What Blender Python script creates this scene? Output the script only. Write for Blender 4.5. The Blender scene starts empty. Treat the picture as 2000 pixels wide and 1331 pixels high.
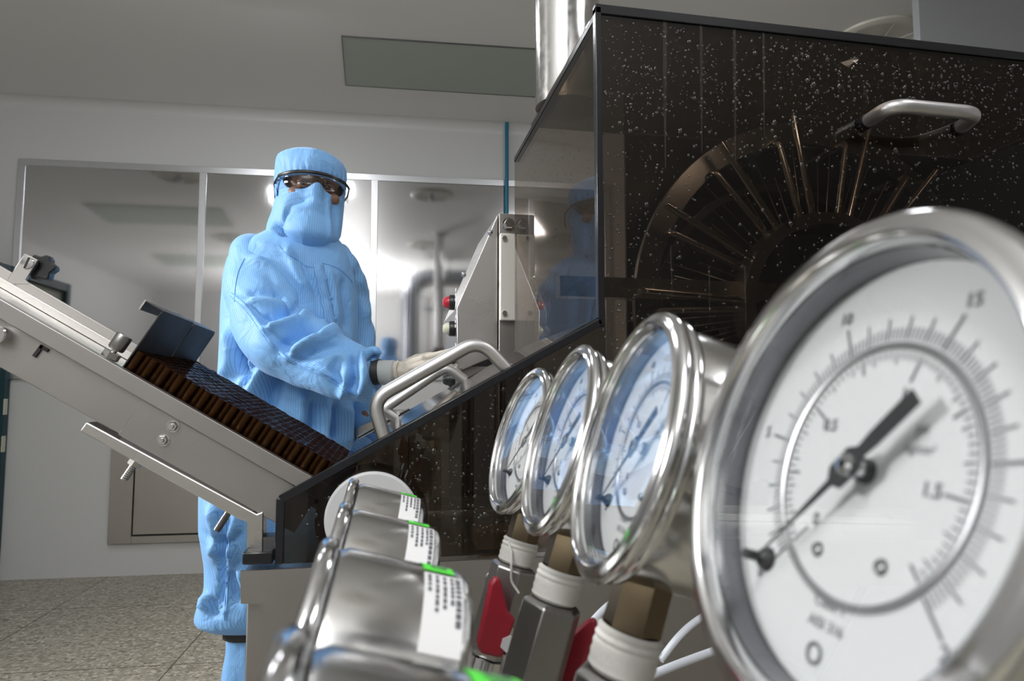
import bpy, math, random
import numpy as np
from mathutils import Vector, Matrix

SC = bpy.context.scene
COL = SC.collection
rnd = random.Random(7)
pi = math.pi

# ------------------------------------------------------------------ camera
FPX, YAW, PITCH = 1333.0, math.radians(-11), math.radians(4.5)
CAM = np.array([0.0, 0.0, 1.16])
cd = bpy.data.cameras.new('camera'); cam = bpy.data.objects.new('camera', cd); COL.objects.link(cam)
cam.location = CAM; cam.rotation_euler = (pi/2 + PITCH, 0, YAW)
cd.sensor_width = 36; cd.lens = FPX*36/2000; cd.clip_start = 0.01
cd.dof.use_dof = True; cd.dof.focus_distance = 1.15; cd.dof.aperture_fstop = 15
SC.camera = cam

# ------------------------------------------------------------------ view, world, lights
SC.view_settings.view_transform = 'Standard'; SC.view_settings.look = 'None'
SC.view_settings.gamma = 1; SC.view_settings.use_curve_mapping = False
SC.view_settings.exposure = -0.08
w = bpy.data.worlds.new('world'); SC.world = w; w.use_nodes = True
w.node_tree.nodes['Background'].inputs[0].default_value = (.55, .6, .7, 1)
w.node_tree.nodes['Background'].inputs[1].default_value = .15
SC.cycles.transparent_max_bounces = 14
SC.cycles.max_bounces = 9; SC.cycles.glossy_bounces = 5
SC.cycles.sample_clamp_indirect = 4

def area(name, loc, target, size, power, color=(1, 1, 1), sy=None, spread=None):
    d = bpy.data.lights.new(name, 'AREA'); d.energy = power; d.color = color
    d.shape = 'RECTANGLE'; d.size = size; d.size_y = sy or size
    if spread: d.spread = math.radians(spread)
    o = bpy.data.objects.new(name, d); COL.objects.link(o); o.location = loc
    o.rotation_euler = (Vector(target) - Vector(loc)).to_track_quat('-Z', 'Y').to_euler()
    return o
area('left_key_light', (-4.35, 1.75, 2.6), (-.5, 1.75, 1.25), .7, 48, (1, .98, .96), .7, 75)  # unseen key light by the left wall, hung well below the ceiling
area('ceiling_lamp_over_camera', (-.76, -.30, 3.06), (-.76, -.30, 0), .5, 22, (1, .99, .98), .5)
area('ceiling_lamp_rear', (-1.09, 2.91, 3.06), (-1.0, 3.6, 0), .28, 9, (.95, .97, 1))
area('ceiling_lamp_rear_centre', (-.54, 3.21, 3.06), (-.5, 3.8, 0), .22, 6, (.95, .97, 1))
area('hood_highlight_fill', (1.3, 2.0, 3.05), (.9, 2.6, 1.3), .4, 9, (.95, .97, 1))  # added light for highlights on the column and gauge rims, no known fixture
area('ceiling_lamp_right', (1.35, -.25, 3.04), (.3, .6, 1.0), .7, 14, (1, .98, .96), .4)
area('ceiling_bounce_fill', (-1.3, -1.7, 1.75), (-1.3, -1.72, 3.1), 1.0, 200, (1, .99, .98), 1.0)  # added fill behind the camera, bounced off the ceiling to brighten the room
area('hood_inner_fill', (.66, .95, 1.69), (.82, 1.25, 1.25), .16, .24, (1, .88, .76), .05)  # added fill so the carousel shows through the smoked hood, not a machine part

# ------------------------------------------------------------------ projection helpers
R_ = np.array([math.cos(YAW), math.sin(YAW), 0]); FH = np.array([-math.sin(YAW), math.cos(YAW), 0]); Z_ = np.array([0, 0, 1.])
FW = FH*math.cos(PITCH) + Z_*math.sin(PITCH); UP = -FH*math.sin(PITCH) + Z_*math.cos(PITCH)
def ray(u, v): return FW + R_*(u-1000)/FPX + UP*(665.5-v)/FPX
def onP(u, v, n, d):
    r = ray(u, v); n = np.array(n, float); return CAM + r*((d - CAM@n)/(r@n))
def onX(u, v, x): return onP(u, v, (1, 0, 0), x)
def onY(u, v, y): return onP(u, v, (0, 1, 0), y)
def onZ(u, v, z): return onP(u, v, (0, 0, 1), z)
def at(u, v, D): return CAM + ray(u, v)*D
def proj(P):
    q = np.asarray(P) - CAM; d = q@FW
    return 1000 + FPX*(q@R_)/d, 665.5 - FPX*(q@UP)/d, d

# ------------------------------------------------------------------ mesh builder
class MB:
    def __init__(s): s.v = []; s.f = []
    def add(s, v, f):
        o = len(s.v); s.v += [tuple(map(float, p)) for p in v]; s.f += [tuple(i+o for i in q) for q in f]; return s
    def box(s, c, size, ax=None):
        c = np.array(c, float); h = np.array(size, float)/2
        A = np.eye(3) if ax is None else np.array(ax, float)
        v = [c + A[0]*h[0]*i + A[1]*h[1]*j + A[2]*h[2]*k for i in (-1, 1) for j in (-1, 1) for k in (-1, 1)]
        return s.add(v, [(0,1,3,2), (4,6,7,5), (0,4,5,1), (2,3,7,6), (0,2,6,4), (1,5,7,3)])
    def bb(s, a, b): a = np.array(a, float); b = np.array(b, float); return s.box((a+b)/2, np.abs(b-a))
    def prism(s, poly, vec):
        n = len(poly); a = [np.array(p, float) for p in poly]; b = [p + np.array(vec, float) for p in a]
        return s.add(a+b, [tuple(range(n))[::-1], tuple(range(n, 2*n))] + [(i, (i+1) % n, n+(i+1) % n, n+i) for i in range(n)])
    def tube(s, pts, r, seg=16, caps=True, flat=None, phase=0):
        P = [np.array(p, float) for p in pts]; n = len(P)
        rr = r if hasattr(r, '__len__') else [r]*n
        T = [(P[min(i+1, n-1)] - P[max(i-1, 0)]) for i in range(n)]; T = [t/np.linalg.norm(t) for t in T]
        a = np.array([0, 0, 1.]) if abs(T[0][2]) < .9 else np.array([0, 1., 0])
        N = np.cross(T[0], a); N /= np.linalg.norm(N); v = []
        for i in range(n):
            N = N - T[i]*(N@T[i]); N /= np.linalg.norm(N); B = np.cross(T[i], N)
            for k in range(seg):
                t = 2*pi*k/seg + phase
                v.append(P[i] + rr[i]*(N*math.cos(t) + B*math.sin(t)*(flat or 1)))
        f = [(i*seg+k, i*seg+(k+1) % seg, (i+1)*seg+(k+1) % seg, (i+1)*seg+k) for i in range(n-1) for k in range(seg)]
        if caps: f += [tuple(range(seg))[::-1], tuple(range((n-1)*seg, n*seg))]
        return s.add(v, f)
    def lathe(s, prof, o, axis, seg=32, a0=0, a1=2*pi, closed=False):
        o = np.array(o, float); A = np.array(axis, float); A /= np.linalg.norm(A)
        t = np.array([0, 0, 1.]) if abs(A[2]) < .9 else np.array([1., 0, 0])
        X = np.cross(t, A); X /= np.linalg.norm(X); Y = np.cross(A, X)
        n = len(prof); full = abs(a1-a0-2*pi) < 1e-6; m = seg if full else seg+1
        v = [o + A*h + r*(X*math.cos(a0+(a1-a0)*k/seg) + Y*math.sin(a0+(a1-a0)*k/seg)) for k in range(m) for r, h in prof]
        f = []
        for k in range(seg):
            k2 = (k+1) % m
            for i in range(n if closed else n-1):
                j = (i+1) % n; f.append((k*n+i, k2*n+i, k2*n+j, k*n+j))
        return s.add(v, f)
    def sphere(s, c, r, seg=16, ax=None, sc=(1, 1, 1)):
        A = np.eye(3) if ax is None else np.array(ax, float); c = np.array(c, float); h = seg//2; v = []
        for i in range(h+1):
            t = pi*i/h
            for k in range(seg):
                p = 2*pi*k/seg; q = np.array([math.sin(t)*math.cos(p), math.sin(t)*math.sin(p), math.cos(t)])*r*np.array(sc)
                v.append(c + A[0]*q[0] + A[1]*q[1] + A[2]*q[2])
        return s.add(v, [(i*seg+k, (i+1)*seg+k, (i+1)*seg+(k+1) % seg, i*seg+(k+1) % seg) for i in range(h) for k in range(seg)])
    def capsule(s, a, b, r0, r1=None, seg=14):
        r1 = r0 if r1 is None else r1; a = np.array(a, float); b = np.array(b, float); d = b-a; L = np.linalg.norm(d); d = d/L
        pr = [a - d*r0*math.cos(t) for t in (0.15, .5, 1.0)] + [a + d*L*k/4 for k in range(5)] + [b + d*r1*math.cos(t) for t in (1.0, .5, .15)]
        rr = [r0*math.sin(t) for t in (0.15, .5, 1.0)] + [r0+(r1-r0)*k/4 for k in range(5)] + [r1*math.sin(t) for t in (1.0, .5, .15)]
        return s.tube(pr, rr, seg)
    def loft(s, rings, caps=True):
        n = len(rings[0]); v = [p for r in rings for p in r]
        f = [(i*n+k, i*n+(k+1) % n, (i+1)*n+(k+1) % n, (i+1)*n+k) for i in range(len(rings)-1) for k in range(n)]
        if caps: f += [tuple(range(n))[::-1], tuple(range((len(rings)-1)*n, len(rings)*n))]
        return s.add(v, f)

def roundpath(pts, rad, n=6):
    P = [np.array(p, float) for p in pts]; out = [P[0]]
    for i in range(1, len(P)-1):
        a, b, c = P[i-1], P[i], P[i+1]; d0 = (a-b)/np.linalg.norm(a-b); d1 = (c-b)/np.linalg.norm(c-b)
        k = min(rad, np.linalg.norm(a-b)*.45, np.linalg.norm(c-b)*.45); s, e = b+d0*k, b+d1*k
        for j in range(n+1):
            t = j/n; out.append((1-t)**2*s + 2*t*(1-t)*b + t*t*e)
    return out + [P[-1]]

def smoothpath(pts, n=6):
    P = [np.array(p, float) for p in pts]; P = [2*P[0]-P[1]] + P + [2*P[-1]-P[-2]]; out = []
    for i in range(1, len(P)-2):
        for j in range(n):
            t = j/n; a, b, c, d = P[i-1:i+3]
            out.append(.5*(2*b + (c-a)*t + (2*a-5*b+4*c-d)*t*t + (3*b-a-3*c+d)*t**3))
    return out + [P[-2]]

WL = {}
def wloc(o): return WL.get(o.name, np.zeros(3)) if o is not None else np.zeros(3)
def obj(name, mb, mat, parent=None, smooth=35, bevel=0, label=None):
    v = np.array(mb.v, float); c = (v.min(0)+v.max(0))/2
    me = bpy.data.meshes.new(name); me.from_pydata((v-c).tolist(), [], mb.f); me.update()
    if smooth:
        me.polygons.foreach_set('use_smooth', [True]*len(me.polygons)); me.set_sharp_from_angle(angle=math.radians(smooth))
    me.materials.append(mat)
    o = bpy.data.objects.new(name, me); COL.objects.link(o)
    if parent is not None: o.parent = parent
    o.location = c - wloc(parent); WL[o.name] = c
    if bevel:
        b = o.modifiers.new('bevel', 'BEVEL'); b.width = bevel; b.segments = 2; b.limit_method = 'ANGLE'
    if label: o['label'] = label
    return o
def tag(o, label, cat, group=None):
    o['label'] = label; o['category'] = cat
    if group: o['group'] = group
    return o
def thing(name, label, cat, loc=(0, 0, 0), group=None):
    o = bpy.data.objects.new(name, None); COL.objects.link(o); o.location = loc; o.empty_display_size = .05
    WL[o.name] = np.array(loc, float); return tag(o, label, cat, group)
def struct(name, mb, mat, smooth=35, bevel=0):
    o = obj(name, mb, mat, None, smooth, bevel); o['kind'] = 'structure'; return o
def copy_tree(o, parent=None):
    c = o.copy(); COL.objects.link(c)
    if parent is not None: c.parent = parent
    for ch in list(o.children): copy_tree(ch, c)
    return c

_tc = {}
def textgeo(s, size, font_bold=False):
    key = (s, font_bold)
    if key not in _tc:
        cu = bpy.data.curves.new('t', 'FONT'); cu.body = s; cu.size = 1; cu.align_x = 'CENTER'; cu.align_y = 'CENTER'
        cu.resolution_u = 3
        if font_bold: cu.offset = .02
        o = bpy.data.objects.new('t', cu); COL.objects.link(o)
        dg = bpy.context.evaluated_depsgraph_get(); dg.update()
        me = bpy.data.meshes.new_from_object(o.evaluated_get(dg))
        _tc[key] = ([tuple(v.co[:2]) for v in me.vertices], [tuple(p.vertices) for p in me.polygons])
        bpy.data.objects.remove(o); bpy.data.curves.remove(cu); bpy.data.meshes.remove(me)
    V, Fc = _tc[key]
    return [(x*size, y*size) for x, y in V], Fc

# ------------------------------------------------------------------ materials
def newmat(name):
    m = bpy.data.materials.new(name); m.use_nodes = True; nt = m.node_tree
    return m, nt, nt.nodes, nt.links, nt.nodes['Principled BSDF']
def pm(name, col, rough=.5, metal=0, bump=None, spec=.5, coat=0, var=None, sheen=0):
    m, nt, N, L, b = newmat(name)
    b.inputs['Base Color'].default_value = (*col, 1); b.inputs['Roughness'].default_value = rough
    b.inputs['Metallic'].default_value = metal; b.inputs['Specular IOR Level'].default_value = spec
    b.inputs['Coat Weight'].default_value = coat; b.inputs['Sheen Weight'].default_value = sheen
    if bump or var:
        tc = N.new('ShaderNodeTexCoord'); mp = N.new('ShaderNodeMapping'); no = N.new('ShaderNodeTexNoise')
        L.new(tc.outputs['Object'], mp.inputs[0]); L.new(mp.outputs[0], no.inputs[0])
        sc = (bump or var)[0]; mp.inputs['Scale'].default_value = sc if hasattr(sc, '__len__') else (sc,)*3
        no.inputs['Scale'].default_value = 1; no.inputs['Detail'].default_value = 4
        if bump:
            bp = N.new('ShaderNodeBump'); bp.inputs['Strength'].default_value = bump[1]; bp.inputs['Distance'].default_value = bump[2]
            L.new(no.outputs[0], bp.inputs['Height']); L.new(bp.outputs[0], b.inputs['Normal'])
        if var:
            mr = N.new('ShaderNodeMapRange'); mr.inputs[1].default_value = .3; mr.inputs[2].default_value = .7
            mr.inputs[3].default_value = rough-var[1]; mr.inputs[4].default_value = rough+var[1]
            L.new(no.outputs[0], mr.inputs[0]); L.new(mr.outputs[0], b.inputs['Roughness'])
    return m
def glassy(name, tint, ior=1.5, rough=.0, gain=1.0, gcol=(1, 1, 1)):
    m, nt, N, L, b = newmat(name); N.remove(b); out = N['Material Output']
    t = N.new('ShaderNodeBsdfTransparent'); t.inputs[0].default_value = (*tint, 1)
    g = N.new('ShaderNodeBsdfGlossy'); g.inputs['Roughness'].default_value = rough; g.inputs[0].default_value = (*gcol, 1)
    f0 = ((ior-1)/(ior+1))**2                   # Schlick reflectance, the same from either side of a pane
    lw = N.new('ShaderNodeLayerWeight'); lw.inputs[0].default_value = .5
    pw = N.new('ShaderNodeMath'); pw.operation = 'POWER'; pw.inputs[1].default_value = 5
    ma = N.new('ShaderNodeMath'); ma.operation = 'MULTIPLY_ADD'; ma.inputs[1].default_value = (1-f0)*gain; ma.inputs[2].default_value = f0*gain; ma.use_clamp = True
    mx = N.new('ShaderNodeMixShader')
    L.new(lw.outputs['Facing'], pw.inputs[0]); L.new(pw.outputs[0], ma.inputs[0])
    L.new(ma.outputs[0], mx.inputs[0]); L.new(t.outputs[0], mx.inputs[1]); L.new(g.outputs[0], mx.inputs[2])
    L.new(mx.outputs[0], out.inputs[0]); return m

M = {}
M['paint'] = pm('white wall paint', (.60, .60, .60), .38, bump=(60, .06, .002))
M['ceil'] = pm('ceiling paint', (.74, .74, .73), .42)
M['ceilpanel'] = pm('greenish diffuser', (.40, .44, .40), .45)
M['block'] = pm('grey bulkhead', (.30, .31, .33), .6, bump=(40, .1, .003))
M['frame'] = pm('brushed aluminium frame', (.70, .71, .74), .30, 1)
M['steel'] = pm('brushed steel', (.60, .585, .57), .30, 1, var=((14, 14, 14), .05))
M['steel_tray'] = pm('satin steel', (.39, .375, .365), .42, 1, var=((9, 9, 9), .06))
M['steel_dk'] = pm('dark steel sheet', (.20, .20, .205), .34, 1, var=((12, 12, 12), .08))
M['hatch'] = pm('warm hatch steel', (.50, .47, .44), .42, 1, var=((6, 6, 6), .06))
M['chrome'] = pm('polished steel', (.72, .72, .73), .13, 1)
M['gun'] = pm('valve steel', (.34, .335, .33), .33, 1)
M['blk_sheet'] = pm('dark blued sheet', (.055, .054, .056), .42, .75, var=((12, 12, 12), .06))
M['rimbrown'] = pm('brown grey ring', (.20, .17, .145), .5)
M['chrome_s'] = pm('turned steel', (.66, .655, .65), .17, 1, var=((60, 60, 60), .05))
M['alu'] = pm('satin aluminium', (.66, .66, .67), .42, 1)
M['brass'] = pm('dull brass', (.16, .125, .08), .24, 1)
M['black'] = pm('black plastic', (.012, .013, .016), .35)
M['edge'] = pm('black polished acrylic edge', (.010, .011, .015), .22, bump=(90, .2, .001))
M['gasket'] = pm('dark gasket', (.02, .02, .022), .6)
M['red'] = pm('red vinyl grip', (.30, .012, .028), .42)
M['redlamp'] = pm('red button', (.45, .02, .04), .2)
M['ivory'] = pm('ivory button', (.55, .55, .45), .35)
M['nylon'] = pm('white nylon', (.72, .71, .68), .5)
M['nylon2'] = pm('white roller', (.62, .63, .66), .45)
M['tan'] = pm('tan plastic block', (.40, .34, .27), .55)
M['tape'] = pm('white thread tape', (.62, .61, .59), .6, bump=((300, 300, 900), .3, .001))
M['hose'] = pm('white hose', (.68, .72, .80), .4)
M['dial'] = pm('white dial enamel', (.62, .63, .65), .45)
M['ink'] = pm('printed black ink', (.12, .125, .145), .6)
M['inner'] = pm('inner wall steel with dark reflection', (.16, .165, .18), .2, 1)  # dark reflection on the bezel's inner wall is put into the base colour
M['green'] = pm('green sticker', (.10, .80, .06), .5)
M['sticker'] = pm('white sticker', (.80, .80, .82), .5)
M['bluepipe'] = pm('teal blue paint', (.005, .16, .26), .4)
M['teal'] = pm('dark teal paint', (.008, .045, .06), .45)
M['beige'] = pm('beige cabinet door', (.42, .42, .34), .5)
M['liner'] = pm('pale green liner', (.56, .62, .52), .5)
M['sheetlight'] = pm('duct metal', (.40, .42, .46), .32, 1)
M['lampwhite'] = pm('cream reflector', (.62, .60, .54), .35)
M['skin'] = pm('skin', (.23, .12, .078), .5)
M['lip'] = pm('lid skin', (.20, .10, .07), .5)
M['eyewhite'] = pm('eye white', (.28, .25, .23), .4)
M['iris'] = pm('dark iris', (.012, .008, .006), .25)
M['brow'] = pm('dark brow hair', (.015, .012, .010), .7)
M['glove'] = pm('latex glove', (.56, .52, .46), .5, bump=((60, 60, 60), .12, .004))
M['seam'] = pm('stitched blue thread', (.15, .37, .74), .7)
M['cuffblue'] = pm('blue snap', (.16, .36, .70), .35)
M['liner2'] = pm('sleeve liner grey', (.42, .45, .46), .6)
M['lens'] = glassy('clear goggle lens', (.95, .96, .96), 1.5, .02, .6)
M['smoke'] = glassy('smoked acrylic', (.44, .395, .35), 1.49, .015, .9)
M['smoke_side'] = glassy('smoked side acrylic', (.62, .575, .53), 1.49, .015, .95)
M['ringalu'] = pm('dull ring aluminium', (.40, .40, .42), .35, 1)
M['lidac'] = glassy('smoked lid acrylic', (.62, .60, .57), 1.49, .02, .9)
M['glass'] = glassy('gauge glass', (.98, .985, .985), 1.5, .01, 1.0)
M['water'] = glassy('water drop', (.45, .42, .4), 1.5, .02, 2.2)
M['streak'] = glassy('dried water run', (.80, .77, .74), 1.35, .45, 1.6, (.9, .85, .8))
def amber():
    m, nt, N, L, b = newmat('amber glass'); out = N['Material Output']
    b.inputs['Base Color'].default_value = (.050, .022, .008, 1); b.inputs['Roughness'].default_value = .15
    b.inputs['Specular Tint'].default_value = (1, .72, .42, 1); b.inputs['Specular IOR Level'].default_value = .5
    t = N.new('ShaderNodeBsdfTransparent'); t.inputs[0].default_value = (.50, .24, .08, 1)
    mx = N.new('ShaderNodeMixShader'); mx.inputs[0].default_value = .46
    L.new(t.outputs[0], mx.inputs[1]); L.new(b.outputs[0], mx.inputs[2]); L.new(mx.outputs[0], out.inputs[0]); return m
M['amber'] = amber()

def cloth(name, col, dark, scale):
    m, nt, N, L, b = newmat(name); b.inputs['Roughness'].default_value = .62; b.inputs['Sheen Weight'].default_value = .15
    a = N.new('ShaderNodeAttribute'); a.attribute_name = 'stripe'
    mu = N.new('ShaderNodeMath'); mu.operation = 'MULTIPLY'; mu.inputs[1].default_value = scale
    fr = N.new('ShaderNodeMath'); fr.operation = 'FRACT'
    lt = N.new('ShaderNodeMath'); lt.operation = 'LESS_THAN'; lt.inputs[1].default_value = .26
    mx = N.new('ShaderNodeMix'); mx.data_type = 'RGBA'
    mx.inputs[6].default_value = (*col, 1); mx.inputs[7].default_value = (*dark, 1)
    L.new(a.outputs['Fac'], mu.inputs[0]); L.new(mu.outputs[0], fr.inputs[0]); L.new(fr.outputs[0], lt.inputs[0])
    L.new(lt.outputs[0], mx.inputs[0]); L.new(mx.outputs[2], b.inputs['Base Color'])
    no = N.new('ShaderNodeTexNoise'); no.inputs['Scale'].default_value = 17; no.inputs['Detail'].default_value = 2; no.inputs['Distortion'].default_value = 1.2
    tc = N.new('ShaderNodeTexCoord'); L.new(tc.outputs['Object'], no.inputs[0])
    bp = N.new('ShaderNodeBump'); bp.inputs['Strength'].default_value = .35; bp.inputs['Distance'].default_value = .016
    L.new(no.outputs[0], bp.inputs['Height']); L.new(bp.outputs[0], b.inputs['Normal'])
    return m
M['cloth'] = cloth('blue striped cleanroom cloth', (.205, .455, .83), (.125, .335, .715), 1/.0049)

def steel_sheet():
    m, nt, N, L, b = newmat('brushed mirror steel sheet')
    b.inputs['Base Color'].default_value = (.62, .62, .635, 1); b.inputs['Metallic'].default_value = 1
    tc = N.new('ShaderNodeTexCoord'); mp = N.new('ShaderNodeMapping'); mp.inputs['Scale'].default_value = (160, 160, 1.2)
    no = N.new('ShaderNodeTexNoise'); no.inputs['Scale'].default_value = 1; no.inputs['Detail'].default_value = 5
    L.new(tc.outputs['Object'], mp.inputs[0]); L.new(mp.outputs[0], no.inputs[0])
    mr = N.new('ShaderNodeMapRange'); mr.inputs[3].default_value = .035; mr.inputs[4].default_value = .09
    L.new(no.outputs[0], mr.inputs[0]); L.new(mr.outputs[0], b.inputs['Roughness'])
    bp = N.new('ShaderNodeBump'); bp.inputs['Strength'].default_value = .02; bp.inputs['Distance'].default_value = .001
    L.new(no.outputs[0], bp.inputs['Height']); L.new(bp.outputs[0], b.inputs['Normal'])
    return m
M['sheet'] = steel_sheet()

def floor_mat():
    m, nt, N, L, b = newmat('terrazzo floor'); b.inputs['Roughness'].default_value = .35
    tc = N.new('ShaderNodeTexCoord'); mp = N.new('ShaderNodeMapping'); mp.inputs['Rotation'].default_value = (0, 0, math.radians(2.8))
    L.new(tc.outputs['Object'], mp.inputs[0])
    vo = N.new('ShaderNodeTexVoronoi'); vo.inputs['Scale'].default_value = 75; L.new(mp.outputs[0], vo.inputs['Vector'])
    r = N.new('ShaderNodeValToRGB'); e = r.color_ramp.elements
    e[0].position = 0; e[0].color = (.16, .145, .115, 1); e[1].position = 1; e[1].color = (.55, .51, .43, 1)
    for p, c in ((.12, (.26, .242, .195, 1)), (.55, (.335, .31, .25, 1)), (.8, (.40, .375, .31, 1))):
        x = e.new(p); x.color = c
    bw = N.new('ShaderNodeSeparateColor'); L.new(vo.outputs['Color'], bw.inputs[0]); L.new(bw.outputs[0], r.inputs[0])
    br = N.new('ShaderNodeTexBrick'); br.offset = 0; br.inputs['Scale'].default_value = 1
    br.inputs['Brick Width'].default_value = .9; br.inputs['Row Height'].default_value = .9; br.inputs['Mortar Size'].default_value = .0035
    br.inputs['Color1'].default_value = (1, 1, 1, 1); br.inputs['Color2'].default_value = (.95, .95, .95, 1); br.inputs['Mortar'].default_value = (.25, .24, .23, 1)
    mp2 = N.new('ShaderNodeMapping'); mp2.inputs['Rotation'].default_value = (0, 0, math.radians(2.8)); mp2.inputs['Location'].default_value = (.16, .68, 0)
    L.new(tc.outputs['Object'], mp2.inputs[0]); L.new(mp2.outputs[0], br.inputs['Vector'])
    mx = N.new('ShaderNodeMix'); mx.data_type = 'RGBA'; mx.blend_type = 'MULTIPLY'; mx.inputs[0].default_value = 1
    L.new(r.outputs[0], mx.inputs[6]); L.new(br.outputs[0], mx.inputs[7]); L.new(mx.outputs[2], b.inputs['Base Color'])
    return m
M['floor'] = floor_mat()
# ------------------------------------------------------------------ the room
RA = math.radians(-2.8)
RX = np.array([math.cos(RA), math.sin(RA), 0]); RY = np.array([-math.sin(RA), math.cos(RA), 0]); RM = [RX, RY, Z_]
YW, ZC, XL, XR, YB = 4.78, 3.11, -4.9, 5.0, -4.2
def rp(x, y, z): return RX*x + RY*y + Z_*z
def rbox(mb, a, b):
    a = np.array(a, float); b = np.array(b, float); c = (a+b)/2; return mb.box(rp(*c), np.abs(b-a), RM)
def wp(u, v, off=0):                       # a point on the back wall, in room coordinates
    p = onP(u, v, RY, YW-off); return np.array([p@RX, p@RY, p[2]])
struct('floor', rbox(MB(), (XL-.1, YB-.1, -.1), (XR+.1, YW+.1, 0)), M['floor'])
struct('ceiling', rbox(MB(), (XL-.1, YB-.1, ZC), (XR+.1, YW+.1, ZC+.1)), M['ceil'])
struct('wall_back', rbox(MB(), (XL-.1, YW, 0), (XR+.1, YW+.1, ZC)), M['paint'])
struct('wall_left', rbox(MB(), (XL-.1, YB, 0), (XL, YW, ZC)), M['paint'])
struct('wall_right', rbox(MB(), (XR, YB, 0), (XR+.1, YW, ZC)), M['paint'])
struct('wall_front', rbox(MB(), (XL-.1, YB-.1, 0), (XR+.1, YB, ZC)), M['paint'])
# coved joint between wall and ceiling
cv = [(0, 0)] + [(.07*(1-math.sin(t)), .07*(1-math.cos(t))) for t in np.linspace(0, pi/2, 9)]
cv = [(0, 0)] + [(.07-.07*math.cos(t), .07-.07*math.sin(t)) for t in np.linspace(0, pi/2, 9)]
struct('trim_1', MB().prism([rp(XL, YW-a, ZC-b) for a, b in cv], RX*(XR-XL)), M['paint'])
# dropped bulkhead over the right of the room
q = onP(1797, 60, RY, 2.62); q = [q@RX]
struct('trim_2', rbox(MB(), (q[0], 2.62, 2.2), (XR, 2.66, ZC)), M['block'])

# recessed rectangular diffusers in the ceiling
def diffuser(c4, label):
    t = thing('ceiling_diffuser', label, 'ceiling panel', (sum(p[0] for p in c4)/4, sum(p[1] for p in c4)/4, ZC), 'recessed ceiling diffusers')
    mb = MB().prism([np.array([p[0], p[1], ZC-.004]) for p in c4], (0, 0, .004)); obj('diffuser_sheet', mb, M['ceilpanel'], t)
    mb = MB()
    for i in range(4):
        a, b = np.array(c4[i]), np.array(c4[(i+1) % 4]); d = (b-a)/np.linalg.norm(b-a); nrm = np.array([-d[1], d[0]])
        mb.prism([(*a, ZC-.007), (*b, ZC-.007), (*(b+nrm*.005), ZC-.007), (*(a+nrm*.005), ZC-.007)], (0, 0, .007))
    obj('edge_trim', mb, M['steel_dk'], t); return t
c4 = [onZ(*q, ZC)[:2] for q in ((668, 70), (676, 165), (1045, 188), (1045, 95))]
d = c4[2]-c4[1]; c4[2] = c4[1] + d*1.25; c4[3] = c4[0] + (c4[3]-c4[0])*1.25
diffuser([tuple(p) for p in c4], 'grey green rectangular ceiling diffuser above the person, beside the steel duct')
for xa, xb, ya, yb_, s in ((-3.45, -2.1, 1.36, 2.12, 'in front of the far left wall'), (-3.72, -.85, -1.3, -.48, 'left behind the photographer')):
    diffuser([tuple(rp(xa, ya, 0)[:2]), tuple(rp(xa+.08, yb_, 0)[:2]), tuple(rp(xb+.08, yb_, 0)[:2]), tuple(rp(xb, ya, 0)[:2])],
             'grey green ceiling diffuser %s, mirrored in the steel wall' % s)

# round recessed downlights: reflector cone, rim ring, spokes, bulb
def downlight(x, y, r, label):
    t = thing('downlight', label, 'ceiling light', (x, y, ZC), 'round ceiling downlights'); o = (x, y, ZC)
    obj('rim', MB().lathe([(r, 0), (r*.99, -.012), (r*.9, -.022), (r*.8, -.02), (r*.78, -.006), (r*.80, 0)], o, (0, 0, 1), 48), M['lampwhite'], t)
    obj('reflector', MB().lathe([(r*.79, -.012), (r*.6, -.004), (r*.35, -.002), (.01, -.001)], o, (0, 0, 1), 48), M['lampwhite'], t)
    mb = MB()
    for k in range(6):
        a = k*pi/3+.3; mb.tube([(x+.03*math.cos(a), y+.03*math.sin(a), ZC-.045), (x+r*.8*math.cos(a), y+r*.8*math.sin(a), ZC-.018)], .004, 8)
    obj('spokes', mb, M['alu'], t)
    obj('bulb', MB().lathe([(.001, -.075), (.03, -.07), (.045, -.05), (.03, -.02), (.02, -.003)], o, (0, 0, 1), 24), M['nylon2'], t)
    return t
p = onZ(1722, 66, ZC-.01); downlight(p[0]+.02, p[1]+.06, .23, 'round downlight with spoked reflector showing above the smoked hood')
for (x, y), s in (((.16, 2.93), 'between the machine and the wall'), ((.10, .63), 'over the gauges'), ((-2.1, 3.2), 'left over the person'), ((-2.29, .73), 'left of the photographer')):
    p = rp(x, y, 0); downlight(p[0], p[1], .21, 'round downlight %s, seen mirrored in the steel wall' % s)

# big brushed steel cladding with aluminium frame on the back wall
x0 = wp(34, 400)[0]; z1 = wp(40, 311)[2]; z0 = 1.255; x3 = wp(1190, 400)[0]
t = thing('steel_wall_panel', 'tall band of brushed stainless panels in an aluminium frame on the back wall', 'wall panel', rp((x0+x3)/2, YW, z0))
mx = [x0+.02, wp(396, 400)[0], wp(731, 430)[0], x3-.02]
for i in range(3):
    obj('sheet', rbox(MB(), (mx[i]+.012, YW-.012, z0+.03), (mx[i+1]-.012, YW, z1-.04)), M['sheet'], t)
mb = MB(); rbox(mb, (x0, YW-.02, z1-.045), (x3, YW, z1)); rbox(mb, (x0, YW-.02, z0), (x3, YW, z0+.035)); obj('frame_rail', mb, M['frame'], t, bevel=.002)
for xx, ww in ((x0+.02, .042), (mx[1], .044), (mx[2], .048), (x3-.02, .04)):
    obj('mullion', rbox(MB(), (xx-ww/2, YW-.021, z0+.03), (xx+ww/2, YW, z1-.042)), M['frame'], t, bevel=.002)

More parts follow.
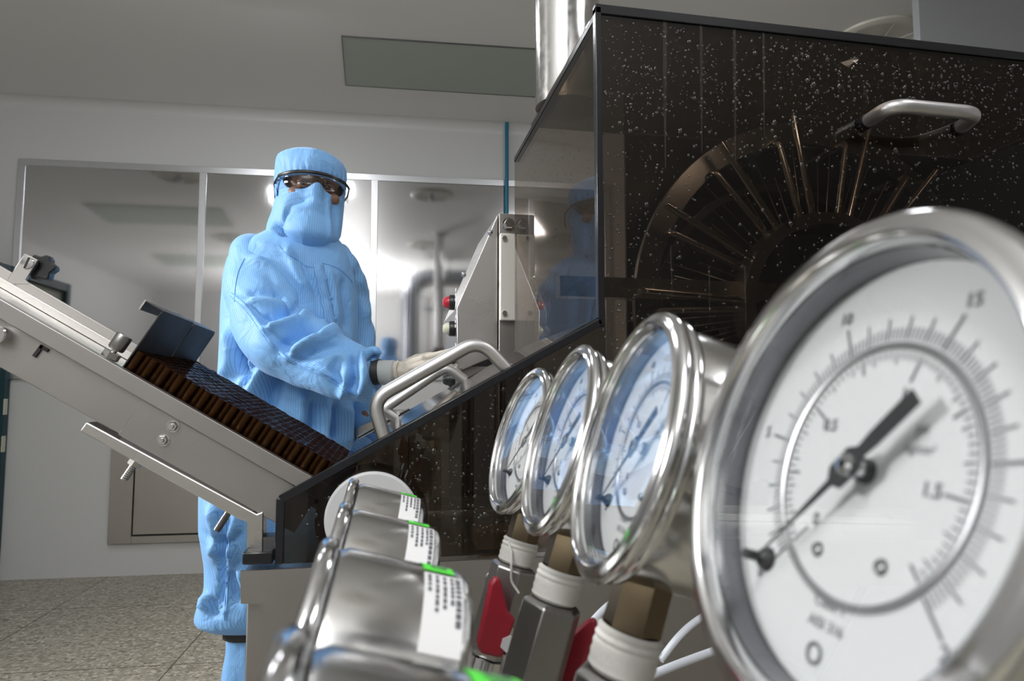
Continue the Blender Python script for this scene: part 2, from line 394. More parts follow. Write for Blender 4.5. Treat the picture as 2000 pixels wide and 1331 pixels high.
# pass-through hatch low on the wall
a = wp(213, 1062); b = wp(840, 800); hz0, hz1 = a[2], b[2]; hx0, hx1 = a[0], b[0]
t = thing('pass_through_hatch', 'brushed steel hatch with a flush door low on the wall behind the person', 'hatch', rp((hx0+hx1)/2, YW, hz0))
mb = MB(); fw = .14
rbox(mb, (hx0, YW-.03, hz0), (hx0+fw, YW, hz1)); rbox(mb, (hx1-fw, YW-.03, hz0), (hx1, YW, hz1))
rbox(mb, (hx0+fw, YW-.03, hz1-.10), (hx1-fw, YW, hz1)); rbox(mb, (hx0+fw, YW-.03, hz0), (hx1-fw, YW, hz0+.045)); obj('hatch_frame', mb, M['hatch'], t, bevel=.002)
obj('door_gap', rbox(MB(), (hx0+fw, YW-.012, hz0+.045), (hx1-fw, YW, hz1-.10)), M['gasket'], t)
obj('hatch_door', rbox(MB(), (hx0+fw+.008, YW-.028, hz0+.055), (hx1-fw-.006, YW-.012, hz1-.108)), M['hatch'], t, bevel=.002)
c = wp(779, 811); mb = rbox(MB(), (c[0]-.05, YW-.033, c[2]-.026), (c[0]+.05, YW-.03, c[2]+.026)); lp = obj('label_plate', mb, M['sticker'], t, label='white label with small black print')
mb = MB()
for r in range(3):
    for k in range(7): rbox(mb, (c[0]-.042+k*.012, YW-.0338, c[2]+.012-r*.013), (c[0]-.034+k*.012, YW-.033, c[2]+.018-r*.013))
obj('print', mb, M['ink'], lp)

# teal blue conduit
a = wp(988, 236); b = wp(989, 430)
tag(obj('conduit_pipe', MB().tube([rp(a[0], YW-.05, a[2]), rp(a[0], YW-.05, .9)], .0135, 16), M['bluepipe']), 'thin teal blue vertical pipe in front of the wall, behind the control cabinet', 'pipe')

# teal framed cabinet at the left edge, against the back wall
a = wp(14, 740); tx1 = a[0]; tz1 = onP(28, 520, RY, YW-.05)[2]
t = thing('teal_cabinet', 'teal framed cabinet with beige door at the far left edge against the wall', 'cabinet', rp(tx1-.45, YW-.35, 0))
obj('carcass', rbox(MB(), (tx1-.9, YW-.7, .02), (tx1-.012, YW-.01, tz1-.02)), M['beige'], t)
mb = MB()
for xx in (tx1-.9, tx1):
    for yy in (YW-.7, YW-.035): rbox(mb, (xx-.025, yy-.025, 0), (xx+.025, yy+.025, tz1))
for zz in (.03, tz1-.03):
    rbox(mb, (tx1-.9, YW-.722, zz-.03), (tx1, YW-.672, zz+.03)); rbox(mb, (tx1-.022, YW-.7, zz-.03), (tx1+.022, YW-.035, zz+.03))
obj('frame', mb, M['teal'], t, bevel=.003)
for v in (795, 868):
    z = onP(9, v, RY, YW-.06)[2]; obj('hinge', rbox(MB(), (tx1+.02, YW-.062, z-.05), (tx1+.028, YW-.03, z+.05)), M['ivory'], t)

# ventilation duct and pipes behind the photographer, seen mirrored in the steel wall
def rtube(pts, r, seg=24): return MB().tube([rp(*p) for p in pts], r, seg)
t = thing('ventilation_duct', 'fat bent sheet metal duct seen mirrored in the steel wall', 'duct', rp(-.06, -.42, 0))
obj('duct_pipe', MB().tube(roundpath([rp(-.06, -.42, 0.02), rp(-.06, -.42, 2.86), rp(1.6, -.42, 2.86)], .35, 10), .13, 32), M['sheetlight'], t)
obj('hanger', rtube([(.5, -.42, 2.98), (.5, -.42, ZC)], .02, 12), M['alu'], t)
t = thing('pipe_rack', 'row of four slim upright steel pipes seen mirrored beside the duct', 'pipes', rp(.36, -.40, 0))
for k in range(4): obj('riser_pipe', rtube([(.20+k*.105, -.40, .02), (.20+k*.105, -.40, 2.55)], .02, 16), M['chrome_s'], t)
obj('clamp_bar', rbox(MB(), (.15, -.375, 2.36), (.56, -.355, 2.42)), M['sheetlight'], t)
Y_ = np.array([0, 1., 0])
# ------------------------------------------------------------------ washing machine: base, guard, carousel
YF, XS, ZB, ZT, YR = .90, .300, .951, 1.715, 1.335
XB, ZTB, ZBB = XS-.035, 1.636, 1.247     # rear edge of the hood's side panel
XE = 1.36
# base
t = thing('machine_base', 'satin steel base of the washing machine under the smoked guard', 'machine base', (.5, 1.2, 0))
poly = [onY(*q, .885) for q in ((470, 1099), (470, 1180), (508, 1180), (516, 1190))]
z = lambda i: poly[i][2]; x = lambda i: poly[i][0]
fp = [(x(0), .885, ZB-.003), (x(1), .885, z(1)), (x(2), .885, z(2)), (x(3), .885, z(3)-.004), (x(3)+.001, .885, .12), (XE, .885, .12), (XE, .885, ZB-.003)]
obj('front_plate', MB().prism(fp, (0, .005, 0)), M['steel_tray'], t)
obj('table_top', MB().bb((x(0)+.004, .892, ZB-.012), (XE, 1.44, ZB-.004)), M['steel'], t)
for lx in (x(0)+.012, XE-.04):
    for ly in (.905, 1.40): obj('leg', MB().bb((lx-.009+.004, ly-.012, 0.02), (lx+.02, ly+.02, ZB-.012)), M['steel_tray'], t, bevel=.002)
    for ly in (.909, 1.404): obj('foot', MB().lathe([(.001, 0), (.03, 0), (.03, .01), (.012, .02), (.001, .02)], (lx+.01, ly, 0), (0, 0, 1), 20), M['black'], t)
obj('inner_body', MB().bb((x(3)+.012, .91, .13), (XE-.05, 1.40, ZB-.012)), M['steel_dk'], t)
for q in ((960, 1131), (735, 1118), (1180, 1120)):
    p = onY(*q, .884); pr = [(.001, -.004), (.0065, -.0035), (.008, -.001), (.0085, .001)]
    s_ = obj('screw', MB().lathe(pr, p, (0, 1, 0), 20), M['chrome_s'], t)
    mb = MB()
    for k in range(3): a = k*pi/3; mb.box(p+np.array([0, -.0042, 0]), (.009, .0008, .0014), [[math.cos(a), 0, math.sin(a)], [0, 1, 0], [-math.sin(a), 0, math.cos(a)]])
    obj('screw_slot', mb, M['gasket'], s_)
xt = x(0)+.001

# guard
g = thing('smoked_guard', 'wet smoked acrylic guard with tall hood and sloping lid over the machine', 'machine guard', (.5, 1.15, ZB))
fpts = [(-.119, ZB), (-.119, 1.031), (XS, 1.262), (XS, ZT), (XE, ZT), (XE, ZB)]
front = obj('front_panel', MB().prism([(a, YF, b) for a, b in fpts], (0, .008, 0)), M['smoke'], g, smooth=0)
obj('side_panel', MB().prism([(XS, YF+.009, 1.262), (XB, YR, ZBB), (XB, YR, ZTB), (XS, YF+.009, ZT-.008)], (.008, 0, 0)), M['smoke_side'], g, smooth=0)
obj('rear_panel', MB().bb((.50, YR-.008, ZB), (XE, YR, ZT-.008)), M['blk_sheet'], g, smooth=0)
obj('end_panel', MB().bb((XE-.008, YF+.009, ZB), (XE, YR-.009, ZT-.008)), M['blk_sheet'], g, smooth=0)
obj('top_panel', MB().prism([(XS, YF+.009, ZT-.006), (XE, YF+.009, ZT-.006), (XE, YR, ZT-.006), (XS, YR, ZT-.006)], (0, 0, .007)), M['smoke'], g, smooth=0)
obj('corner_fillet', MB().prism([(XS, YF+.012, ZT-.006), (XS, YR, ZT-.006), (XB, YR, ZTB)], (.006, 0, -.001)), M['smoke'], g, smooth=0)
sl = (1.262-1.031)/(XS+.119); zl = lambda xx: 1.031 + sl*(xx+.119)
dn = np.array([-sl, 0, 1])/math.hypot(sl, 1); ds = np.array([1, 0, sl])/math.hypot(sl, 1)
LX0 = -.035; YL = 1.255
lid = obj('sloping_lid', MB().prism([(LX0, YF, zl(LX0)-.001), (LX0, YL, zl(LX0)-.001), (XS-.032, YL, zl(XS-.032)-.001), (XS-.001, YF, zl(XS)-.001)], dn*.006), M['lidac'], g, smooth=0)
obj('lid_rear_wall', MB().prism([(LX0, YL-.008, ZB), (XS-.036, YL-.008, ZB), (XS-.036, YL-.008, zl(XS-.036)-.012), (LX0, YL-.008, zl(LX0)-.012)], (0, .008, 0)), M['lidac'], g, smooth=0)
# dark edge strips
obj('shelf_tab', MB().bb((xt, .888, ZB+.003), (-.124, .96, ZB+.018)), M['edge'], g, bevel=.002, label='black shiny tab on the base corner')
e = .0052
mb = MB().prism([np.array([-.119, YF-.003, 1.031])-dn*.007, np.array([XS, YF-.003, 1.262])-dn*.007, np.array([XS, YF-.003, 1.262])+dn*.0035, np.array([-.119, YF-.003, 1.031])+dn*.0035], (0, .014, 0))
obj('edge_strip', mb, M['edge'], g, bevel=.001)
obj('edge_strip', MB().bb((XS-.004, YF-.003, 1.256), (XS+.005, YF+.010, ZT)), M['edge'], g, bevel=.001)
obj('edge_strip', MB().bb((XS-.004, YF-.003, ZT-.010), (XE, YF+.010, ZT+.004)), M['edge'], g, bevel=.001)
obj('edge_strip', MB().bb((-.123, YF-.003, ZB), (-.113, YF+.012, 1.031)), M['edge'], g, bevel=.001)
obj('edge_strip', MB().prism([(XS-.003, YF+.012, 1.254), (XB-.003, YR, ZBB-.008), (XB-.003, YR, ZBB), (XS-.003, YF+.012, 1.262)], (.012, 0, 0)), M['edge'], g)
obj('edge_strip', MB().prism([(XS-.001, YF+.012, ZT-.011), (XB-.001, YR, ZTB-.003), (XB-.001, YR, ZTB+.006), (XS-.001, YF+.012, ZT-.002)], (.010, 0, 0)), M['edge'], g)
a = np.array([LX0, YL-.01, zl(LX0)+.005]); b = np.array([.055, YL-.01, zl(.055)+.005])
obj('edge_strip', MB().prism([a-dn*.010, b-dn*.010, b+dn*.002, a+dn*.002], (0, .012, 0)), M['edge'], g)
obj('edge_strip', MB().prism([a+dn*.0022, b+dn*.0022, b+dn*.0042, a+dn*.0042], (0, .006, 0)), M['chrome_s'], g)
# handles
def handle(pts, r, rad, parent, name='handle', collars=True):
    h = obj(name, MB().tube(roundpath(pts, rad, 8), r, 20), M['alu'], parent, label='satin aluminium pull handle')
    if collars:
        for p, q in ((pts[0], pts[1]), (pts[-1], pts[-2])):
            p = np.array(p); d = np.array(q)-p; d /= np.linalg.norm(d)
            obj('collar', MB().tube([p-d*.0005, p+d*.010], r*1.12, 20), M['black'], h)
yh = YF+.012
hp = [onY(*q, yh) for q in ((752, 852), (727, 782), (937, 664), (993, 722))]
hp[0] = np.array([hp[0][0], yh, zl(hp[0][0])]); hp[3] = np.array([hp[3][0], yh, zl(hp[3][0])])
handle(hp, .0092, .045, g, collars=False)
yh2 = YL-.03
hp = [onY(*q, yh2) for q in ((775, 842), (748, 800), (872, 716), (908, 768))]
hp = [np.array([p[0], yh2, p[2]]) for p in hp]
hp[3][2] = zl(hp[3][0])+.004; hp[0][2] = zl(hp[0][0])+.004
handle(hp, .0092, .04, g, collars=False)
hp = [onY(1690, 240, YF), onY(1742, 205, .835), onY(1912, 222, .835), onY(1875, 250, YF)]
handle(hp, .0105, .035, g)
# droplets
def drops(mb, c, r, hgt, n, up, sq=1.0):
    t1 = np.cross(up, n); v = []; k = 7
    rings = ((1.0, 0), (.86, .55), (.5, .9))
    for s_, h_ in rings:
        for j in range(k): a = 2*pi*j/k; v.append(c + t1*math.cos(a)*r*s_ + up*math.sin(a)*r*s_*sq + n*hgt*h_)
    v.append(c + n*hgt)
    f = [(i*k+j, i*k+(j+1) % k, (i+1)*k+(j+1) % k, (i+1)*k+j) for i in range(2) for j in range(k)] + [(2*k+j, 2*k+(j+1) % k, 3*k) for j in range(k)]
    mb.add(v, f)
mb = MB(); nf = np.array([0, -1., 0])
def infront(xx, zz): return (-.108 < xx < XE-.02) and zz > ZB+.01 and zz < (zl(xx)-.014 if xx < XS else ZT-.018)
cnt = 0
while cnt < 4300:
    xx = rnd.uniform(-.1, 1.1); zz = rnd.uniform(ZB, ZT)
    if not infront(xx, zz): continue
    u_, v_, _ = proj((xx, YF, zz))
    p = .22
    if xx < XS: p = .9 if xx > .04 else .28
    elif zz > 1.50: p = .95 if zz > 1.56 else .55
    elif xx < .42: p = .5
    elif xx > .8: p = .4
    if rnd.random() > p: continue
    r = rnd.choice((.0008, .0010, .0012, .0014, .0018, .0022)) * (1.0 if rnd.random() > .06 else 1.7)
    drops(mb, np.array([xx, YF-.0002, zz]), r, r*.55, nf, Z_, rnd.uniform(1, 1.35)); cnt += 1
o = obj('water_droplets', mb, M['water'], front, smooth=60); o['kind'] = 'stuff'
mb = MB(); ns = np.array([-1., 0, 0])
for _ in range(1400):
    yy = rnd.uniform(.93, 1.45); zz = rnd.uniform(1.27, 1.69)
    if rnd.random() > .25 + .75*max(0, (1.42-zz)/.2)*max(0, (1.15-yy)/.25) + .3*(zz > 1.6): continue
    r = rnd.choice((.0008, .001, .0013, .0016)); drops(mb, np.array([XS-.0002, yy, zz]), r, r*.5, ns, Z_, 1.3)
o = obj('water_droplets', mb, M['water'], [q for q in g.children if q.name.startswith('side_panel')][0], smooth=60); o['kind'] = 'stuff'
for (u, v0, v1, wd) in ((1298, 28, 330, .0026), (1369, 42, 300, .002), (1434, 48, 320, .0022), (1491, 56, 270, .0017), (1385, 520, 640, .0012), (1455, 520, 660, .0012), (1310, 480, 600, .001)):
    a = onY(u, v0, YF-.0003); b = onY(u+2, v1, YF-.0003); mid = (a+b)/2 + np.array([rnd.uniform(-.001, .001), 0, 0]); pts = [a, a*.7+b*.3, mid, b]
    obj('water_run', MB().tube(pts, [wd, wd*1.1, wd*.9, wd*.25], 6, flat=.2), M['streak'], front)

# carousel inside the hood
cc = np.array([.84, 1.2, 1.325])
t = thing('needle_carousel', 'large ring wheel with radial rods turning behind the smoked hood front', 'wheel', cc)
def ring(r0, r1, y0, y1, a0=0, a1=2*pi):
    return MB().lathe([(r0, y0), (r1, y0), (r1, y1), (r0, y1)], (cc[0], 0, cc[2]), (0, 1, 0), 96, a0, a1, closed=True)
lo = math.asin((cc[2]-ZB-.012)/.377)
obj('outer_ring', ring(.334, .376, 1.19, 1.205, -lo, pi+lo), M['gun'], t)
obj('inner_ring', ring(.160, .182, 1.14, 1.185), M['steel'], t)
obj('rear_ring', ring(.270, .286, 1.30, 1.31), M['steel_dk'], t)
obj('hub_drum', MB().lathe([(.001, 1.19), (.15, 1.19), (.15, 1.31), (.001, 1.31)], (cc[0], 0, cc[2]), (0, 1, 0), 64), M['steel_dk'], t)
obj('axle', MB().tube([(cc[0], 1.305, cc[2]), (cc[0], YR-.01, cc[2])], .03, 24), M['steel_dk'], t)
c0 = cc*np.array([1, 0, 1])
for k in range(14):
    a = math.radians(125.4 + 360/14*k); d = np.array([math.cos(a), 0, math.sin(a)])
    if cc[2]+.378*d[2] < ZB+.01: continue
    obj('rod', MB().tube([c0+d*.165+Y_*1.152, c0+d*.375+Y_*1.150], .0066, 14), M['chrome_s'], t)
    a2 = a + math.radians(5.3); d2 = np.array([math.cos(a2), 0, math.sin(a2)])
    if cc[2]+.35*d2[2] > ZB+.01:
        obj('bent_rod', MB().tube(roundpath([c0+d2*.165+Y_*1.165, c0+d2*.340+Y_*1.168, c0+d2*.335+Y_*1.306], .016, 6), .0058, 12), M['steel'], t)
    mb = MB()
    for j in range(5):
        a3 = a + math.radians(8.5 + j*3.0); d3 = np.array([math.cos(a3), 0, math.sin(a3)]); r1 = .27 + .03*((j*2+k) % 3)
        if cc[2]+r1*d3[2] > ZB+.01: mb.tube([c0+d3*.17+Y_*(1.16+.012*j), c0+d3*r1+Y_*(1.15+.016*j)], .0013, 6)
    if mb.v: obj('needle_group', mb, M['chrome_s'], t)
obj('cross_beam', MB().bb((.315, 1.17, 1.335), (XE-.01, 1.20, 1.372)), M['steel'], t)
obj('bearing_plate', MB().bb((cc[0]-.05, 1.10, ZB+.001), (cc[0]+.05, 1.13, cc[2]+.05)), M['steel_dk'], t)
# transfer disc and block behind the lower front panel
c = onY(727, 1015, YF-.016)
t = thing('transfer_roller', 'white roller disc behind the round opening of the smoked front panel', 'roller', c)
def clipdisc(r, y0, y1, r_in=0):
    pts = [c + np.array([r*math.cos(k*pi/48), 0, r*math.sin(k*pi/48)]) for k in range(96)]
    pts = [p for p in pts if p[2] > ZB+.002]; pts.sort(key=lambda p: math.atan2(p[0]-c[0], -(p[2]-c[2])))
    return MB().prism([np.array([p[0], c[1]+y0, p[2]]) for p in pts], (0, y1-y0, 0))
obj('disc', clipdisc(.0585, .0, .012), M['nylon2'], t, bevel=.003)
obj('shaft', MB().tube([c+Y_*.012, c+Y_*.0145], .02, 20), M['steel'], t)
c = onY(727, 1015, YF+.010)
rim = obj('backing_ring', clipdisc(.0715, .0, .006), M['rimbrown'], t)
p0 = onY(932, 1084, .93); p1 = onY(1006, 1036, .93)
tag(obj('support_block', MB().bb((p0[0], .925, ZB), (p1[0], .99, p1[2])), M['tan'], None, bevel=.002), 'tan block standing behind the smoked front panel near the farthest gauge', 'block')

# exhaust column standing on the hood roof
p = [onY(u, 100, 1.25) for u in (1047, 1168)]; cx = (p[0][0]+p[1][0])/2; cr = (p[1][0]-p[0][0])/2
t = thing('exhaust_column', 'shiny vertical steel exhaust column rising from the hood to the ceiling', 'duct', (cx, 1.25, ZT))
obj('column_pipe', MB().tube([(cx, 1.25, ZT+.002), (cx, 1.25, ZC-.02)], cr, 64), M['chrome_s'], t)
obj('ceiling_flange', MB().lathe([(cr, -.02), (cr+.04, -.02), (cr+.04, 0), (cr, 0)], (cx, 1.25, ZC), (0, 0, 1), 64, closed=True), M['steel'], t)

# ------------------------------------------------------------------ control cabinet
yb = 1.452
t = thing('control_cabinet', 'sloped steel control cabinet with push buttons beside the smoked hood', 'control cabinet', (.21, 1.6, ZB))
Q = lambda u, v, y=yb: onY(u, v, y)
prof = [Q(972, 419), Q(972, 694), Q(905, 722), Q(894, 722), Q(892, 602)]
obj('body', MB().prism(prof, (0, .30, 0)), M['steel'], t, bevel=.0015, smooth=20)
a = Q(974, 418); b = Q(974, 700); xs1 = Q(1043, 600)[0]
obj('end_plate', MB().bb((a[0], yb-.006, .40), (xs1, yb+.05, a[2])), M['steel_tray'], t, bevel=.0015)
a = Q(976, 457, yb-.012); b = Q(1006, 627, yb-.012)
xm_ = Q(1007.5, 500, yb-.012)[0]
obj('guide_block', MB().prism([(a[0], yb-.020, b[2]), (xm_, yb-.020, b[2]), (xm_, yb-.020, a[2]-.010), (xm_-.004, yb-.020, a[2]), (a[0], yb-.020, a[2])], (0, .0138, 0)), M['nylon'], t, bevel=.002, label='white nylon guide block')
obj('guide_block', MB().bb((xm_+.001, yb-.020, b[2]), (xs1-.002, yb-.0062, a[2]-.001)), M['nylon'], t, bevel=.002, label='white nylon guide block behind the smoked panel')
def hexbolt(p, n, r, h, parent, mat='chrome_s', washer=True):
    n = np.array(n, float); p = np.array(p, float)
    b_ = obj('bolt', MB().tube([p, p+n*h*.8, p+n*h], [r, r, r*.86], 6), M[mat], parent, smooth=20)
    if washer: obj('washer', MB().tube([p-n*.0002, p+n*h*.22], r*1.22, 24), M[mat], b_)
    return b_
for q in ((993, 439), (1020, 440)): hexbolt(Q(*q, yb-.006), (0, -1, 0), .0118, .014, t)
for q in ((985, 466), (985, 612), (1031, 467), (1034, 612)): hexbolt(Q(*q, yb-.020), (0, -1, 0), .006, .006, t, washer=False)
for q in ((958, 455), (906, 537)):
    p = Q(*q); s_ = obj('screw', MB().lathe([(.001, -.005), (.004, -.0045), (.006, -.0015), (.0062, 0)], p, (0, 1, 0), 16), M['chrome_s'], t)
obj('pedestal', MB().bb((.175, yb+.02, 0), (xs1, yb+.28, 1.22)), M['steel_tray'], t)
# operator buttons on the left face (normal -x)
def button(v, mat, name, label):
    p = Q(890, v, 1.505); p = np.array([Q(892.5, v, yb)[0], 1.50, p[2]])
    b_ = obj(name, MB().lathe([(.001, .013), (.015, .013), (.017, .010), (.017, 0), (.001, 0)], p, (-1, 0, 0), 24), M['black'], t, label=label)
    obj('button_cap', MB().lathe([(.001, .026), (.008, .0255), (.0115, .021), (.0135, .013), (.001, .013)], p, (-1, 0, 0), 24), M[mat], b_)
    mb = MB()
    for k in range(3): mb.box(p+np.array([-.0006, -.028+.004*k, .024-.010*k]), (.001, .012, .007))
    obj('legend', mb, M['sticker'], b_)
button(592, 'redlamp', 'emergency_stop', 'red push button in a black ring'); button(643, 'ivory', 'selector_button', 'ivory push button in a black ring')
button(697, 'black', 'start_button', 'black push button under the gloved finger'); button(742, 'black', 'lower_button', 'black push button')
p = Q(893, 760, 1.5)

# ------------------------------------------------------------------ infeed tray
TA = math.radians(31); dL = np.array([math.cos(TA), 0, -math.sin(TA)]); tn = np.array([math.sin(TA), 0, math.cos(TA)]); TO = np.array([-.12, 0, 1.033]); Y_ = np.array([0, 1., 0])
TM = [dL, Y_, tn]
def T(L, y, n): return TO + dL*L + Y_*y + tn*n
def tb(a, b, mb=None):
    mb = mb or MB(); a = np.array(a, float); b = np.array(b, float); c = (a+b)/2; return mb.box(T(*c), np.abs(b-a), TM)
L0, L1 = -.86, .04
tr = thing('infeed_tray', 'inclined stainless infeed tray sloping down into the smoked guard', 'tray', T(-.3, 1.07, 0))
obj('front_plate', tb((L0, .921, -.032), (L1, .926, .030)), M['steel_tray'], tr, bevel=.001)
obj('front_rail', tb((L0, .911, .018), (L1+.01, .9265, .0385)), M['steel_tray'], tr, bevel=.0012)
obj('joint_plate', tb((-.205, .9175, -.033), (L1, .9208, .0175)), M['steel_tray'], tr, bevel=.0008)
obj('floor_sheet', tb((L0, .927, .004), (.08, 1.246, .008)), M['steel'], tr)
obj('under_channel', tb((L0, .94, -.030), (.03, 1.235, .003)), M['steel_dk'], tr)
obj('liner_sheet', tb((-.37, .928, .0082), (-.252, 1.14, .0098)), M['liner'], tr, label='pale green liner sheet')
obj('rear_rail', tb((L0, 1.236, -.02), (-.02, 1.242, .036)), M['steel_tray'], tr, bevel=.001)
obj('rear_lip', tb((L0, 1.224, .0085), (-.02, 1.2355, .022)), M['steel'], tr, bevel=.001)
obj('rear_rail', tb((-.02, 1.236, -.02), (.08, 1.242, .03)), M['steel_tray'], tr)
# bracket with slotted screw and star knob on the rear rail
yk = 1.2355
br = obj('bracket', MB().prism([onY(*q, yk) for q in ((12, 549), (48, 495), (74, 508), (50, 547), (60, 556), (22, 556))], (0, .006, 0)), M['steel_tray'], tr, bevel=.001)
pk = onY(53.5, 514, yk)
sc_ = obj('slotted_screw', MB().lathe([(.001, -.0022), (.0095, -.002), (.0105, 0), (.001, 0)], pk, (0, 1, 0), 28), M['chrome_s'], br)
obj('slot', MB().box(pk+np.array([0, -.0024, 0]), (.0026, .0012, .019), [[.94, 0, -.34], [0, 1, 0], [.34, 0, .94]]), M['gasket'], sc_)
v = []
for k in range(40):
    a = 2*pi*k/40; r = .0205 + .0028*math.cos(6*a); v.append(pk+np.array([.013+r*math.cos(a), .012, r*math.sin(a)-.004]))
obj('star_knob', MB().prism(v, (0, .020, 0)).tube([pk+np.array([.0, .0062, 0]), pk+np.array([.008, .0125, -.002])], .010, 20), M['black'], tr, bevel=.003, smooth=50, label='black star knob')
# bolts on the front plate
for q in ((338, 833), (319, 860)):
    p = onY(*q, .9175); b_ = hexbolt(p, (0, -1, 0), .0062, .006, tr)
    obj('stud', MB().tube([p+np.array([0, -.006, 0]), p+np.array([0, -.0095, 0])], [.0032, .0026], 14), M['chrome_s'], b_)
p = onY(6, 655, .92); obj('spring_pin', MB().lathe([(.001, -.016), (.009, -.016), (.0105, -.0145), (.0105, .002), (.001, .002)], p, (0, 1, 0), 28), M['chrome'], tr)
p = onY(75, 686, .92); obj('slot_recess', MB().box(p, (.004, .004, .016), TM).box(p+tn*.006+dL*.004, (.010, .004, .004), TM), M['gasket'], tr)
# stop bolt standing on the tray
p = onY(214, 699, .936); b_ = obj('stop_bolt', MB().tube([p-tn*.012, p+tn*.014], .0035, 12), M['chrome_s'], tr)
obj('nut', MB().tube([p-tn*.001, p+tn*.008], .0108, 6), M['chrome_s'], b_, smooth=20)
obj('rubber_cap', MB().tube([p+tn*.012, p+tn*.014, p+tn*.031, p+tn*.033], [.0090, .0100, .0100, .0090], 24), M['gun'], b_)
# support bar and hanging bolts
obj('support_bar', MB().prism([T(-.243, .915, -.037), T(-.243, .915, -.050), T(-.030, .915, -.050), onY(482, 1020, .915), onY(482, 1072, .915), onY(514, 1072, .915), onY(514, 1000, .915), T(-.012, .915, -.034)], (0, .03, 0)), M['steel'], tr, bevel=.0015)
obj('wear_strip', tb((-.20, .917, -.037), (-.018, .94, -.0325)), M['steel_dk'], tr)
obj('foot_bracket', MB().bb(onY(480, 1075, .89)*np.array([1, 0, 0])+np.array([0, .916, ZB+.018]), onY(514, 1075, .89)*np.array([1, 0, 0])+np.array([.012, .946, ZB+.03])), M['steel_dk'], tr)
for L in (-.172, -.044):
    p = T(L, .93, -.050); b_ = obj('hanging_bolt', MB().tube([p, p-tn*.028], .0042, 14), M['steel' if L < -.1 else 'steel_dk'], tr)
    mb = MB()
    for k in range(7): q = p-tn*(.009+.0026*k); mb.tube([q, q-tn*.0008], .0047, 12)
    obj('thread', mb, M['steel_dk'], b_)
    if L < -.1: obj('nut', MB().tube([p, p-tn*.008], .0085, 6), M['steel'], b_, smooth=20)

# pusher plates
ps = thing('pusher_plate', 'pair of dark bent steel pusher plates standing behind the ampoules on the tray', 'pusher', T(-.25, 1.08, .06))
def plate(y0, y1, n0, n1, Lb, hook, dl=0):
    q = [(y0, n0), (y1, n0), (y1, n1-.006), (y1-.006, n1), (y0+.004, n1), (y0, n1-.004)]
    p_ = obj('plate', MB().prism([T(Lb, a, b) for a, b in q], -dL*.0022), M['blk_sheet'], ps, bevel=.0006)
    obj('top_flange', tb((Lb-.026, y0+.003, n1-.002), (Lb-.001, y1-.005, n1)), M['blk_sheet'], p_, bevel=.0006)
    if hook: obj('flange_lip', tb((Lb-.0275, y0+.003, n1-.014), (Lb-.0255, y1-.005, n1)), M['steel'], p_)
plate(.932, 1.082, .010, .122, -.249, True); plate(1.0865, 1.222, .010, .120, -.249, False)

# ampoules: hexagonal packing, open necks up
def amp_mesh():
    r, h = .0052, .0545
    pr = [(.0008, 0), (r*.8, 0), (r, .0012), (r, h), (r*.80, h), (r*.80, .002), (.0008, .002)]
    m_ = MB().lathe(pr, (0, 0, 0), (0, 0, 1), 12); m_.v = [tuple(p) for p in m_.v]; return m_
am = amp_mesh(); first = None; spots = []
i = 0
while True:
    L = -.2425 + i*.0095
    if L > .062: break
    j = 0
    while True:
        y = .9345 + j*.011 + (i % 2)*.0055
        if y > 1.217: break
        spots.append((L, y)); j += 1
    i += 1
spots.sort(key=lambda s_: s_[1] + (0 if s_[0] < .02 else .2))
Rt = Matrix((( *dL, 0), (0, 1, 0, 0), (*tn, 0), (0, 0, 0, 1))); Rt = Matrix([[dL[k], Y_[k], tn[k]] for k in range(3)])
for k, (L, y) in enumerate(spots[:300]):
    p = T(L + rnd.uniform(-.0002, .0002), y, .0086 + rnd.uniform(0, .0012))
    if first is None:
        first = obj('amber_ampoule', am, M['amber'], smooth=40)
        tag(first, 'open brown glass ampoule standing in the packed rows on the inclined tray', 'ampoule', 'brown ampoules packed on the infeed tray'); o = first; off = Vector((0, 0, .02725))
    else:
        o = first.copy(); COL.objects.link(o)
    o.rotation_euler = Rt.to_euler(); o.location = Vector(p) + Rt @ off
mb = MB()
for (L, y) in spots[300:]:
    p = T(L, y, .0086 + rnd.uniform(0, .0012)); V = [p + dL*a + Y_*b + tn*c_ for a, b, c_ in am.v]; mb.add(V, am.f)
o = obj('amber_ampoules', mb, M['amber'], smooth=40); tag(o, 'dense rear rows of open brown glass ampoules on the inclined tray', 'ampoules'); o['kind'] = 'stuff'
# three stray ampoules leaning higher by the pusher
# ------------------------------------------------------------------ pressure gauges and ball valves
def patch(mb, a0, a1, h0, h1, r, n=10):
    v = []
    for i in range(n+1):
        a = math.radians(a0 + (a1-a0)*i/n)
        for h in (h0, h1): v.append((r*math.cos(a), r*math.sin(a), h))
    return mb.add(v, [(2*i, 2*i+2, 2*i+3, 2*i+1) for i in range(n)])
def wraptext(mb, s, size, a_c, h_c, r, bold=False, along=1):
    V, Fc = textgeo(s, size, bold)           # text runs round the case, letters' tops point towards the back (along=1)
    v = []
    for x, y in V:
        a = math.radians(a_c) - x/r*along; v.append((r*math.cos(a), r*math.sin(a), h_c - y*along))
    return mb.add(v, Fc)
CASE = [(.0474, -.004), (.0500, -.010), (.0500, -.0485), (.0492, -.0515), (.0470, -.0535), (.043, -.0542), (.001, -.0544)]
BEZ = [(.0472, -.0050), (.0472, -.0016), (.0478, -.0002), (.0486, .0003), (.0496, -.0003), (.0506, -.0008), (.0524, -.0010), (.0538, -.0022), (.0541, -.0038),
       (.0535, -.0052), (.0521, -.0060), (.0514, -.0064), (.0522, -.0071), (.0528, -.0084), (.0525, -.0100), (.0514, -.0108), (.0500, -.0110)]
